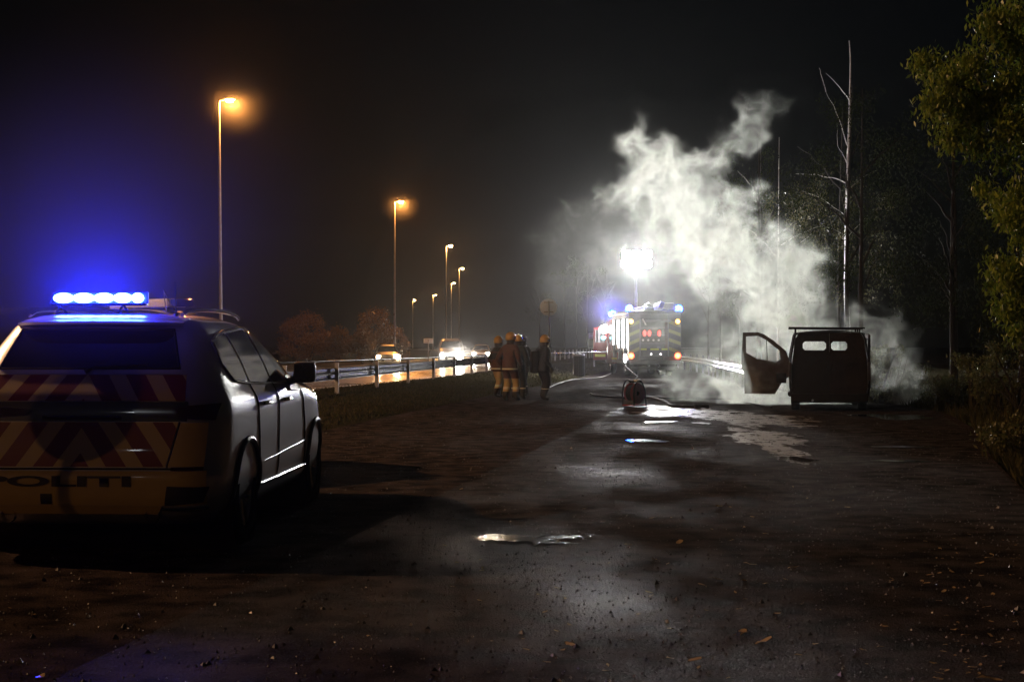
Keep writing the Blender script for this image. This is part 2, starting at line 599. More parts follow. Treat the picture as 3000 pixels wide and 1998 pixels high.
BANK_R = [(x + 14, y) for x, y in LAY_R]
strip('right_bank', [(x - 0.05, y) for x, y in LAY_R], BANK_R, [-30 + 1.5 * i for i in range(100)], 0, M['verge'], 16, bank_z)['kind'] = 'structure'


def bz(x, y):
    a = interp_poly(LAY_R, y) - 0.05
    return bank_z(x, y, (x - a) / 14.05)


# puddles with uneven outlines
def puddle(name, cx, cy_, rx, ry, mat, seed, label, z=0.004, n=90, rough=0.35):
    rr = random.Random(seed)
    ph = [rr.uniform(0, 6.28) for _ in range(8)]
    vs = [(cx, cy_, z)]
    for i in range(n):
        t = 2 * math.pi * i / n
        k = 1 + rough * sum(math.sin((j + 2) * t + ph[j]) / (j + 1.6) for j in range(7)) + rr.uniform(-0.05, 0.05)
        vs.append((cx + rx * k * math.cos(t), cy_ + ry * k * math.sin(t), z))
    o = raw(name, vs, [(0, 1 + i, 1 + (i + 1) % n) for i in range(n)], mat)
    ea = o.data.attributes.new('depth', 'FLOAT', 'POINT')
    ea.data.foreach_set('value', [1.0] + [0.0] * n)
    o['kind'] = 'structure'
    o['label'] = label
    return o


PUD = [  # px, py, half width px, half depth px, material
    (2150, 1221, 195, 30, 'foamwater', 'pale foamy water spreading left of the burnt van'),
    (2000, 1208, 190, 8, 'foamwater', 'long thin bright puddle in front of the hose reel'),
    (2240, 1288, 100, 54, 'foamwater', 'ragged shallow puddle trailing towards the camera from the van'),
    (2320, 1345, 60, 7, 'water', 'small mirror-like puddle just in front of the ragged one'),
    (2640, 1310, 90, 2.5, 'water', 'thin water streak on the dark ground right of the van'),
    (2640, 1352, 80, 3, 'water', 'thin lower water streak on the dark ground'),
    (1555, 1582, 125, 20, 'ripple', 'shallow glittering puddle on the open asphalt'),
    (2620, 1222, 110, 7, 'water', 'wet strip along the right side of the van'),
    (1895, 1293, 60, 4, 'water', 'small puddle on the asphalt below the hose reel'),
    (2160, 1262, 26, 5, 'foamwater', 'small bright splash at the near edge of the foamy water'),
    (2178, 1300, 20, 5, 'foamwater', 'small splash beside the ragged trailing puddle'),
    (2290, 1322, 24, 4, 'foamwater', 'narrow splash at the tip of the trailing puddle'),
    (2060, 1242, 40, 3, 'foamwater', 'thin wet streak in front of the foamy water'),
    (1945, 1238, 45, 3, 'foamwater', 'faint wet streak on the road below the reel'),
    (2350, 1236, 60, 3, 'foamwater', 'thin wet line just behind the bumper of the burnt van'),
]
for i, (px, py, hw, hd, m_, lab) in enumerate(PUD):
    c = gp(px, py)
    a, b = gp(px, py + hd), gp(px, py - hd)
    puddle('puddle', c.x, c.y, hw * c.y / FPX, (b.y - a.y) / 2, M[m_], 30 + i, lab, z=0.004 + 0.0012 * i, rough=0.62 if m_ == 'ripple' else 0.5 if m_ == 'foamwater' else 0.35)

def fade_rim(m, noise_scale, k):
    """shallow water: the film thins out and breaks up towards its rim"""
    t, b = nodes_of(m)
    L = t.links
    at_ = N(t, 'ShaderNodeAttribute', attribute_name='depth')
    tc = N(t, 'ShaderNodeTexCoord')
    mp = N(t, 'ShaderNodeMapping')
    mp.inputs['Scale'].default_value = (1, 0.45, 1)
    L.new(tc.outputs['Object'], mp.inputs['Vector'])
    nz = N(t, 'ShaderNodeTexNoise')
    nz.inputs['Scale'].default_value = noise_scale
    nz.inputs['Detail'].default_value = 8
    nz.inputs['Roughness'].default_value = 0.7
    L.new(mp.outputs[0], nz.inputs['Vector'])
    a = N(t, 'ShaderNodeMath', operation='MULTIPLY_ADD')
    L.new(nz.outputs['Fac'], a.inputs[0])
    a.inputs[1].default_value = k
    L.new(at_.outputs['Fac'], a.inputs[2])
    mr = N(t, 'ShaderNodeMapRange', interpolation_type='SMOOTHSTEP')
    mr.inputs['From Min'].default_value = k * 0.5 + 0.10
    mr.inputs['From Max'].default_value = k * 0.5 + 0.42
    L.new(a.outputs[0], mr.inputs['Value'])
    L.new(mr.outputs[0], b.inputs['Alpha'])


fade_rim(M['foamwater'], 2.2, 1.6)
fade_rim(M['ripple'], 7.0, 2.4)

# asphalt patch of an older repair: its own sheet with a straight left seam
pq = [Vector((*p, 0)) for p in [(5.2, 52), (1.95, 31.5), (0.8, 24.5), (-0.62, 16), (-1.35, 11.5), (-2.1, 7), (-2.6, 2), (3.9, 2), (4.1, 7.5), (4.9, 13.8), (6.3, 19.5), (8.2, 26.8), (9.5, 33), (9.7, 38), (8.9, 46), (8.4, 52)]]
M['smooth'] = asphalt('smooth_asphalt', (0.013, 0.0115, 0.011), (0.052, 0.045, 0.041), 0.34, 0.0, 0.60, 0.9, spec=0.2, gloss=(0.03, 0.30))
raw('repair_patch', [(p.x, p.y, 0.0025) for p in pq], [tuple(range(len(pq) - 1, -1, -1))], M['smooth'])['kind'] = 'structure'


# loose grit on the asphalt: far too many to count
def grit(n):
    r_ = np.random.default_rng(77)
    y = 6.2 + 28 * r_.random(n) ** 1.5
    a = np.array([interp_poly(LAY_L, q) for q in y])
    b = np.array([interp_poly(LAY_R, q) for q in y])
    a = np.maximum(a, -0.5 * y)
    x = a + (b - a) * r_.random(n)
    sz = r_.uniform(0.004, 0.011, n) * (1 + 1.2 * (r_.random(n) > 0.96))
    an = r_.uniform(0, 6.28, n)
    V = np.zeros((n, 4, 3))
    for k in range(3):
        V[:, k] = np.stack([x + sz * np.cos(an + 2.1 * k), y + sz * np.sin(an + 2.1 * k), np.full(n, 0.004)], 1)
    V[:, 3] = np.stack([x, y, 0.004 + sz * r_.uniform(0.6, 1.3, n)], 1)
    F = np.array([[0, 1, 3], [1, 2, 3], [2, 0, 3]])
    F = (np.arange(n)[:, None, None] * 4 + F[None]).reshape(-1, 3)
    me = bpy.data.meshes.new('grit')
    me.from_pydata(V.reshape(-1, 3).tolist(), [], F.tolist())
    me.materials.append(M['grit'])
    o = link('grit', me)
    o['kind'] = 'stuff'


M['grit'] = pmat('grit', (0.05, 0.047, 0.044), (0.02, 0.02, 0.02), 3, 0.3, 0.6, spec=0.4)
grit(12000)


# ------------------------------------------------------------------ grass blades
def blades(name, pts, hmin, hmax, mat, lean=0.5, w=0.012, seed=1):
    r = np.random.default_rng(seed)
    P = np.array(pts, dtype=np.float64)
    n = len(P)
    h = r.uniform(hmin, hmax, n)
    a = r.uniform(0, 2 * np.pi, n)
    dx, dy = np.cos(a) * w, np.sin(a) * w
    la = r.uniform(0, 2 * np.pi, n)
    ll = h * lean * r.uniform(0.2, 1, n)
    V = np.zeros((n, 3, 3))
    V[:, 0] = P + np.stack([-dx, -dy, np.zeros(n)], 1)
    V[:, 1] = P + np.stack([dx, dy, np.zeros(n)], 1)
    V[:, 2] = P + np.stack([np.cos(la) * ll, np.sin(la) * ll, h], 1)
    me = bpy.data.meshes.new(name)
    me.from_pydata(V.reshape(-1, 3).tolist(), [], np.arange(3 * n).reshape(n, 3).tolist())
    me.materials.append(mat)
    return link(name, me)


pts = []
while len(pts) < 42000:
    y = 14 + 90 * rnd.random() ** 1.6
    a, b = interp_poly(NEARs, y) + 0.3, interp_poly(LAY_L, y)
    x = a + (b - a) * rnd.random()
    if x < -14:
        continue
    pts.append((x, y, vz(x, y) - 0.01))
tag(blades('grass', pts, 0.03, 0.11, M['grass'], 1.4, 0.014, 3), kind='stuff')
pts = []
while len(pts) < 30000:
    y = 9 + 70 * rnd.random() ** 1.3
    a = interp_poly(LAY_R, y)
    x = a + 0.05 + 9 * rnd.random() ** 2.0
    if vnoise2(x * 0.6, y * 0.5) < rnd.uniform(-1, 0.4):
        continue
    pts.append((x, y, bz(x, y) - 0.01))
tag(blades('grass', pts, 0.06, 0.32, M['grass'], 0.7, 0.012, 5), kind='stuff')


# ------------------------------------------------------------------ guard rails
def guard_rail(pts, label, mat, base_z, spacing, top=True, side=1):
    root = empty('guard_rail', (pts[0][0], pts[0][1], 0), 0, label, 'guard rail')
    o = Vector((pts[0][0], pts[0][1], 0))
    P = [Vector((x, y, 0)) for x, y in pts]
    # W profile (offset, height)
    prof = [(0.045 - 0.045 * math.cos(4 * math.pi * k / 20), 0.42 + 0.33 * k / 20) for k in range(21)]
    prof = prof + [(u - 0.006, v) for u, v in reversed(prof)]
    m = MB()
    vs, fs = [], []
    n = len(prof)
    for i, p in enumerate(P):
        d = (P[min(i + 1, len(P) - 1)] - P[max(i - 1, 0)]).normalized()
        nrm = Vector((d.y, -d.x, 0)) * side
        for u, v in prof:
            q = p - o + nrm * (u + (0.03 if side < 0 else -0.10))
            vs.append((q.x, q.y, base_z(p.x, p.y) + v))
    for i in range(len(P) - 1):
        for k in range(n):
            k2 = (k + 1) % n
            fs.append((i * n + k, i * n + k2, (i + 1) * n + k2, (i + 1) * n + k))
    m.add(vs, fs)
    m.build('beam', mat, root, smooth=True)
    if top:
        MB().tube([(*(p - o).xy, base_z(p.x, p.y) + 0.93) for p in P], 0.02, 8).build('top_pipe', mat, root, smooth=True)
    L = 0
    pm = None
    seg = [(P[i], P[i + 1]) for i in range(len(P) - 1)]
    pos = []
    acc = 0.0
    for a, b in seg:
        l = (b - a).length
        while acc <= l:
            pos.append((a.lerp(b, acc / l), (b - a).normalized()))
            acc += spacing
        acc -= l
    for q, d in pos:
        if pm is None:
            mm = MB()
            mm.b2(-0.055, 0.055, -0.02, -0.012, -0.3, 0.9)
            mm.b2(-0.055, -0.045, -0.012, 0.03, -0.3, 0.9)
            mm.b2(0.045, 0.055, -0.012, 0.03, -0.3, 0.9)
            pm = mm.build('post', M['galvdull'], root).data
            po = root.children[-1]
        else:
            po = link('post', pm, root)
        r = q - o
        po.location = (r.x, r.y, base_z(q.x, q.y))
        po.rotation_euler = (0, 0, math.atan2(d.y, d.x) + math.pi / 2 * (1 if side > 0 else -1) + (0.0))
        po.location += Vector((d.y, -d.x, 0)) * side * 0.0
    return root


rail_pts = [(-4.92 + 0.106 * t, 42 + t) for t in [-28.7 + 5.74 * i for i in range(34)]]
guard_rail(rail_pts, 'long steel guard rail on the grass verge beside the orange lit road', M['railsteel'],
           lambda x, y: max(0.04, 0.12 - 0.0005 * max(0, y - 60)), 5.74, True, -1)
rr_pts = [(v.x, v.y) for v in cat_rom([(7.8, 49, 0), (8.3, 55, 0), (8.9, 64, 0), (9.75, 74, 0), (10.3, 88, 0), (10.5, 104, 0)], 5)]
guard_rail(rr_pts, 'curving steel guard rail between the fire engine and the burnt van', M['galv'], lambda x, y: 0.05, 4.0, False, -1)


# ------------------------------------------------------------------ street lamps
def street_lamp(name_label, x, y, H, mat, group='street lamps along the road', lean=0.0):
    root = empty('street_lamp', (x, y, 0), 0, name_label, 'street lamp', group)
    MB().lathe([(0.0, 0), (0.16, 0), (0.16, 0.05), (0.12, 0.06)], n=16).build('base', M['galvdull'], root, smooth=True)
    m = MB().tube([(0, 0, 0.02), (lean * 0.2, 0, 1.6), (lean * 0.2, 0, 1.62)], [0.11, 0.11, 0.085], 12)
    m.tube([(lean * 0.2, 0, 1.6), (lean, 0, H - 0.12)], [0.085, 0.05], 12)
    m.build('pole', M['pole'], root, smooth=True)
    MB().tube([(lean, 0, H - 0.25), (lean + 0.02, 0, H - 0.02), (lean + 0.22, 0, H + 0.03)], 0.035, 8).build('arm', M['pole'], root, smooth=True)
    # cobra-head housing over a bowl lens
    h = MB()
    vs, fs = [], []
    L = 8
    secs = [(0.15, 0.05, 0.03), (0.25, 0.10, 0.06), (0.45, 0.15, 0.09), (0.65, 0.14, 0.08), (0.78, 0.07, 0.04)]
    for sx, w, hh in secs:
        for k in range(L):
            t = math.pi * k / (L - 1)
            vs.append((lean + sx, w * math.cos(t), H + 0.03 + hh * math.sin(t)))
    for i in range(len(secs) - 1):
        for k in range(L - 1):
            fs.append((i * L + k, i * L + k + 1, (i + 1) * L + k + 1, (i + 1) * L + k))
        fs.append((i * L, (i + 1) * L, (i + 1) * L + L - 1, i * L + L - 1))
    fs.append(tuple(range(L)))
    fs.append(tuple((len(secs) - 1) * L + k for k in range(L - 1, -1, -1)))
    h.add(vs, fs)
    h.build('lamp_head', M['galvdull'], root, smooth=True)
    ln = MB()
    vs, fs = [], []
    n = 12
    for r, dz in ((1.0, -0.005), (0.8, -0.07), (0.45, -0.11)):
        for k in range(n):
            t = 2 * math.pi * k / n
            vs.append((lean + 0.50 + 0.19 * r * math.cos(t), 0.125 * r * math.sin(t), H + 0.03 + dz))
    for i in range(2):
        for k in range(n):
            k2 = (k + 1) % n
            fs.append((i * n + k, i * n + k2, (i + 1) * n + k2, (i + 1) * n + k))
    fs.append(tuple(2 * n + k for k in range(n)))
    ln.add(vs, fs)
    ln.build('lens', mat, root)
    return root


LH = 13.0
for i, (hx, hy, d) in enumerate([(690, 295, 70), (1175, 592, 120), (1320, 721, 174), (1355, 787, 226), (1330, 830, 281), (1275, 865, 351), (1215, 880, 392)]):
    p = at(hx, hy, d)
    lab = ['tallest street lamp, orange and glowing high above the police car',
           'second tallest street lamp, above the round orange bush',
           'third street lamp along the road, right of the second tallest',
           'rightmost of the small distant street lamps',
           'distant street lamp just left of and below the rightmost one',
           'small far street lamp with a short pole showing',
           'farthest street lamp, a tiny dot of light'][i]
    street_lamp(lab, p.x - 0.52 - (0.14 if i == 0 else 0), d, p.z, M['sodium' if i < 2 else 'sodiumfar'], lean=-0.12 if i == 0 else 0.0)
# the row goes on beside and behind the camera
street_lamp('street lamp beside the parked police car, outside the picture', -19.5, 17.5, 13.0, M['sodiumnear'])
street_lamp('street lamp behind the camera, outside the picture', -33.0, -29.0, 13.0, M['sodiumback'])


# ------------------------------------------------------------------ road signs
def round_sign(x, y, base, zc, r, label, tilt=0.0):
    root = empty('round_sign', (x, y, base), 0, label, 'road sign')
    MB().tube([(0, 0, -0.3), (tilt, 0, zc - base + r * 0.6)], 0.035, 12).build('post', M['galv'], root, smooth=True)
    MB().lathe([(0, -0.045), (r - 0.02, -0.045), (r, -0.055), (r, -0.065), (r - 0.03, -0.062), (0, -0.062)], (tilt, 0, zc - base), 'y', 48).build('plate', M['signback'], root, smooth=True)
    for dz in (-0.18, 0.18):
        MB().box((tilt, 0.0, zc - base + dz), (r * 1.2, 0.09, 0.035)).build('bracket', M['galvdull'], root)
    return root


def round_sign_back(x, y, base, zc, r, label):
    """seen from its back: post on the camera side"""
    root = empty('round_sign', (x, y, base), 0, label, 'road sign')
    MB().tube([(0.06, 0, -0.3), (-0.02, 0, zc - base + r * 0.7)], 0.033, 12).build('post', M['galv'], root, smooth=True)
    MB().lathe([(0, 0.045), (r - 0.02, 0.045), (r, 0.055), (r, 0.065), (r - 0.03, 0.062), (0, 0.062)], (-0.02, 0, zc - base), 'y', 48).build('plate', M['signback'], root, smooth=True)
    for dz in (-0.17, 0.17):
        MB().box((-0.02, 0.02, zc - base + dz), (r * 1.1, 0.05, 0.03)).build('bracket', M['galvdull'], root)
    MB().tube([(0.02, -0.02, 1.42), (0.02, -0.05, 1.5)], 0.05, 10).build('clamp', M['galv'], root, smooth=True)
    return root


dS = 53.0
c_ = at(1609, 900, dS)
round_sign_back(c_.x, dS, vz(c_.x, dS), c_.z, 25.5 * dS / FPX, 'round road sign seen from behind beside the standing firefighter')
# same kind of sign stands left of the camera: it throws its round shadow on the tailgate
round_sign(-6.27, 6.4, 0.0, 2.38, 0.355, 'round road sign left of the police car, outside the picture')


def rect_sign(px, py, w, h, d, label, base_py):
    c = at(px, py, d)
    root = empty('road_sign', (c.x, d, 0), 0, label, 'road sign')
    s = d / FPX
    MB().box((0, 0.05, c.z), (w * s, 0.02, h * s)).build('plate', M['signback'], root, bevel=0.004)
    MB().tube([(0, 0, 0), (0, 0, c.z + h * s * 0.4)], 0.05, 10).build('post', M['galvdull'], root, smooth=True)
    for q in (-0.25, 0.25):
        MB().box((0, 0.025, c.z + q * h * s), (w * s * 0.8, 0.03, 0.04)).build('rail', M['galvdull'], root)
    return root


rect_sign(1255, 999, 28, 14, 128, 'small rectangular road sign beside the far car, seen from behind', 1045)
rect_sign(1741, 984, 32, 16, 92, 'pale rectangular road sign left of the fire engine', 1030)


# ------------------------------------------------------------------ litter bin
def litter_bin():
    c = gp(1696, 1104)
    root = empty('litter_bin', (c.x, c.y, 0), 0.1, 'dark slatted litter bin on the grass verge left of the fire engine', 'litter bin')
    s = c.y / FPX
    H = 66 * s
    r = 16.5 * s
    MB().lathe([(0, 0.02), (r * 0.9, 0.02), (r * 0.92, 0.1), (r * 0.94, H * 0.9), (r * 0.85, H * 0.9), (r * 0.8, 0.1), (0, 0.06)], n=24).build('liner', M['bag'], root, smooth=True)
    sl = None
    for k in range(20):
        t = 2 * math.pi * k / 20
        if sl is None:
            sl = MB().box((0, 0, H * 0.48), (0.02, r * 0.24, H * 0.9)).build('slat', M['black'], root)
            o = sl
        else:
            o = link('slat', sl.data, root)
        o.location = (r * 0.99 * math.cos(t), r * 0.99 * math.sin(t), 0)
        o.rotation_euler = (0, 0, t)
    MB().lathe([(r * 0.9, H * 0.93), (r * 1.08, H * 0.93), (r * 1.08, H * 0.99), (r * 0.9, H), (r * 0.9, H * 0.93)], n=24).build('rim', M['galvdull'], root, smooth=True)
    MB().box((-r * 0.9, 0, H * 1.02), (0.08, 0.12, 0.06)).build('catch', M['galv'], root, bevel=0.005)


litter_bin()


# ------------------------------------------------------------------ cars
def mono(zs, vs):
    """smooth monotone-ish interpolation through (zs, vs)"""
    zs = np.array(zs, float)
    vs = np.array(vs, float)
    d = np.diff(vs) / np.diff(zs)
    m = np.zeros(len(zs))
    m[0], m[-1] = d[0], d[-1]
    for i in range(1, len(zs) - 1):
        m[i] = 0 if d[i - 1] * d[i] <= 0 else 2 * d[i - 1] * d[i] / (d[i - 1] + d[i])

    def f(z):
        z = min(max(z, zs[0]), zs[-1])
        i = min(max(int(np.searchsorted(zs, z)) - 1, 0), len(zs) - 2)
        h = zs[i + 1] - zs[i]
        t = (z - zs[i]) / h
        return ((2 * t ** 3 - 3 * t ** 2 + 1) * vs[i] + (t ** 3 - 2 * t ** 2 + t) * h * m[i] + (-2 * t ** 3 + 3 * t ** 2) * vs[i + 1] + (t ** 3 - t ** 2) * h * m[i + 1])
    return f


class CarShape:
    """levels: (z, y_rear, y_front, half_width, rx_rear, ry_rear, rx_front, ry_front)"""
    P = 2.4

    def __init__(s, levels):
        z = [l[0] for l in levels]
        s.z = z
        s.fn = [mono(z, [l[k] for l in levels]) for k in range(1, 8)]

    def par(s, z):
        return [f(z) for f in s.fn]

    def side(s, y, z):
        yr, yf, w, rxr, ryr, rxf, ryf = s.par(z)
        P = s.P
        if y < yr + ryr:
            u = min(max((yr + ryr - y) / ryr, 0), 1)
            return (w - rxr) + rxr * (1 - u ** P) ** (1 / P)
        if y > yf - ryf:
            u = min(max((y - yf + ryf) / ryf, 0), 1)
            return (w - rxf) + rxf * (1 - u ** P) ** (1 / P)
        return w

    def rear(s, x, z):
        yr, yf, w, rxr, ryr, rxf, ryf = s.par(z)
        P = s.P
        x = abs(x)
        if x <= w - rxr:
            return yr
        u = min((x - w + rxr) / rxr, 1)
        return yr + ryr * (1 - (1 - u ** P) ** (1 / P))

    def front(s, x, z):
        yr, yf, w, rxr, ryr, rxf, ryf = s.par(z)
        P = s.P
        x = abs(x)
        if x <= w - rxf:
            return yf
        u = min((x - w + rxf) / rxf, 1)
        return yf - ryf * (1 - (1 - u ** P) ** (1 / P))

    def ring(s, z):
        yr, yf, w, rxr, ryr, rxf, ryf = s.par(z)
        P = s.P
        pts = []
        for i in range(6):
            pts.append(((w - rxr) * i / 6, yr))
        for i in range(12):
            t = (math.pi / 2) * i / 12
            pts.append((w - rxr + rxr * math.sin(t) ** (2 / P), yr + ryr - ryr * math.cos(t) ** (2 / P)))
        for i in range(24):
            pts.append((w, yr + ryr + (yf - ryf - yr - ryr) * i / 24))
        for i in range(12):
            t = (math.pi / 2) * i / 12
            pts.append((w - rxf + rxf * math.cos(t) ** (2 / P), yf - ryf + ryf * math.sin(t) ** (2 / P)))
        for i in range(7):
            pts.append(((w - rxf) * (1 - i / 6), yf))
        full = pts + [(-x, y) for x, y in reversed(pts[1:-1])]
        return [(x, y, z) for x, y in full]

    def body(s, nz=46):
        z0, z1 = s.z[0], s.z[-1]
        zs = sorted(set([z0 + (z1 - z0) * i / nz for i in range(nz + 1)] + list(s.z)))
        m = MB()
        rings = [s.ring(z) for z in zs]
        n = len(rings[0])
        vs = [p for r in rings for p in r]
        fs = []
        for i in range(len(rings) - 1):
            for k in range(n):
                k2 = (k + 1) % n
                fs.append((i * n + k, i * n + k2, (i + 1) * n + k2, (i + 1) * n + k))
        fs.append(tuple(range(n - 1, -1, -1)))
        top = (len(rings) - 1) * n
        fs.append(tuple(top + k for k in range(n)))
        m.add(vs, fs)
        return m


def resample(pts, n):
    P = [Vector((*p, 0)) for p in pts]
    L = [0]
    for a, b in zip(P, P[1:]):
        L.append(L[-1] + (b - a).length)
    out = []
    for i in range(n):
        t = L[-1] * i / (n - 1)
        k = 0
        while k < len(L) - 2 and L[k + 1] < t:
            k += 1
        f = 0 if L[k + 1] == L[k] else (t - L[k]) / (L[k + 1] - L[k])
        q = P[k].lerp(P[k + 1], f)
        out.append((q.x, q.y))
    return out


def panel(bot, top, proj, off, n=16, m=6, thick=0.0):
    """patch between two 2D curves, projected on the body by proj(u, v, off)"""
    B, T = resample(bot, n), resample(top, n)
    vs, fs = [], []
    for j in range(m):
        f = j / (m - 1)
        for i in range(n):
            u = B[i][0] + (T[i][0] - B[i][0]) * f
            v = B[i][1] + (T[i][1] - B[i][1]) * f
            vs.append(proj(u, v, off))
    for j in range(m - 1):
        for i in range(n - 1):
            fs.append((j * n + i, j * n + i + 1, (j + 1) * n + i + 1, (j + 1) * n + i))
    return MB().add(vs, fs)


def side_proj(sh, sgn):
    return lambda y, z, off: (sgn * (sh.side(y, z) + off), y, z)


def rear_proj(sh):
    return lambda x, z, off: (x, sh.rear(x, z) - off, z)


def front_proj(sh):
    return lambda x, z, off: (x, sh.front(x, z) + off, z)


def outline(bot, top, proj, off, n=16):
    B, T = resample(bot, n), resample(top, n)
    loop = B + [((B[-1][0] * (1 - f) + T[-1][0] * f), (B[-1][1] * (1 - f) + T[-1][1] * f)) for f in (0.25, 0.5, 0.75)] + list(reversed(T)) + [((T[0][0] * (1 - f) + B[0][0] * f), (T[0][1] * (1 - f) + B[0][1] * f)) for f in (0.25, 0.5, 0.75)]
    p = [proj(u, v, off) for u, v in loop]
    return p + [p[0]]


def wheel(parent, x, y, r, w, sgn, simple=False):
    e = MB()
    prof = [(r * 0.66, -w / 2), (r * 0.9, -w / 2), (r * 0.985, -w * 0.38), (r, -w * 0.2), (r, w * 0.2), (r * 0.985, w * 0.38), (r * 0.9, w / 2), (r * 0.66, w / 2), (r * 0.64, 0), (r * 0.66, -w / 2)]
    e.lathe(prof, (0, 0, 0), 'x', 36 if not simple else 20)
    wh = e.build('wheel', M['rubber'], parent, smooth=True)
    wh.location = (x, y, r)
    k = MB()
    k.lathe([(r * 0.66, -w * 0.3 * sgn), (r * 0.66, w * 0.42 * sgn), (r * 0.62, w * 0.44 * sgn), (r * 0.60, w * 0.30 * sgn), (r * 0.58, w * 0.1 * sgn)], (0, 0, 0), 'x', 30)
    k.lathe([(0, w * 0.36 * sgn), (r * 0.1, w * 0.36 * sgn), (r * 0.14, w * 0.28 * sgn), (r * 0.14, 0)], (0, 0, 0), 'x', 16)
    if not simple:
        for i in range(5):
            for dt in (-0.16, 0.16):
                t = 2 * math.pi * i / 5
                a, b = t + dt * 0.5, t + dt * 1.25
                p0 = Vector((w * 0.30 * sgn, r * 0.1 * math.cos(a), r * 0.1 * math.sin(a)))
                p1 = Vector((w * 0.38 * sgn, r * 0.62 * math.cos(b), r * 0.62 * math.sin(b)))
                k.tube([p0, p1], [r * 0.05, r * 0.04], 6)
    k.build('rim', M['alloy'], wh, smooth=True)
    MB().lathe([(0, 0), (r * 0.45, 0), (r * 0.45, 0.03), (0, 0.03)], (-0.02 * sgn, 0, 0), 'x', 20).build('brake_disc', M['galvdull'], wh)
    return wh


def livery(name):
    """silver paint with slanted red and yellow stripes, printed on film"""
    m = bpy.data.materials.new(name)
    t, b = nodes_of(m)
    L = t.links
    tc = N(t, 'ShaderNodeTexCoord')
    sp = N(t, 'ShaderNodeSeparateXYZ')
    L.new(tc.outputs['Object'], sp.inputs[0])
    ax = N(t, 'ShaderNodeMath', operation='ABSOLUTE')
    L.new(sp.outputs['X'], ax.inputs[0])
    ma = N(t, 'ShaderNodeMath', operation='MULTIPLY_ADD')
    L.new(sp.outputs['Z'], ma.inputs[0])
    ma.inputs[1].default_value = 0.70
    L.new(ax.outputs[0], ma.inputs[2])
    dv = N(t, 'ShaderNodeMath', operation='DIVIDE')
    L.new(ma.outputs[0], dv.inputs[0])
    dv.inputs[1].default_value = 0.27
    fr = N(t, 'ShaderNodeMath', operation='FRACT')
    L.new(dv.outputs[0], fr.inputs[0])
    gt = N(t, 'ShaderNodeMath', operation='GREATER_THAN')
    L.new(fr.outputs[0], gt.inputs[0])
    gt.inputs[1].default_value = 0.46
    mx = N(t, 'ShaderNodeMix', data_type='RGBA')
    L.new(gt.outputs[0], mx.inputs['Factor'])
    mx.inputs[6].default_value = (0.55, 0.44, 0.22, 1)
    mx.inputs[7].default_value = (0.17, 0.012, 0.018, 1)
    L.new(mx.outputs[2], b.inputs['Base Color'])
    b.inputs['Roughness'].default_value = 0.4
    b.inputs['Coat Weight'].default_value = 0.3
    return m


M['chevron'] = livery('chevron_film')


def cut_arches(body, ys, r, w):
    """cut round wheel arches out of the body"""
    cm = MB()
    for y in ys:
        cm.tube([(-w, y, r * 0.95), (w, y, r * 0.95)], r * 1.13, 40)
    c = cm.build('cutter', M['black'])
    md = body.modifiers.new('b', 'BOOLEAN')
    md.object = c
    md.operation = 'DIFFERENCE'
    md.solver = 'EXACT'
    dg = bpy.context.evaluated_depsgraph_get()
    me = bpy.data.meshes.new_from_object(body.evaluated_get(dg))
    body.modifiers.clear()
    old = body.data
    body.data = me
    bpy.data.meshes.remove(old)
    bpy.data.objects.remove(c)
    body.data.polygons.foreach_set('use_smooth', [True] * len(body.data.polygons))
    try:
        body.data.set_sharp_from_angle(angle=R(35))
    except Exception:
        pass


def text_mesh(txt, width, height, proj, x0, z0, off):
    cu = bpy.data.curves.new('t', 'FONT')
    cu.body = txt
    cu.resolution_u = 6
    cu.offset = 0.035
    ob = bpy.data.objects.new('t', cu)
    COL.objects.link(ob)
    dg = bpy.context.evaluated_depsgraph_get()
    me = bpy.data.meshes.new_from_object(ob.evaluated_get(dg))
    bpy.data.objects.remove(ob)
    bm = bmesh.new()
    bm.from_mesh(me)
    bmesh.ops.triangulate(bm, faces=bm.faces)
    xs = [v.co.x for v in bm.verts]
    zs = [v.co.y for v in bm.verts]
    a, b, c, d = min(xs), max(xs), min(zs), max(zs)
    for v in bm.verts:
        u = x0 + (v.co.x - a) / (b - a) * width
        w = z0 + (v.co.y - c) / (d - c) * height
        v.co = proj(u, w, off)
    bm.to_mesh(me)
    bm.free()
    return me


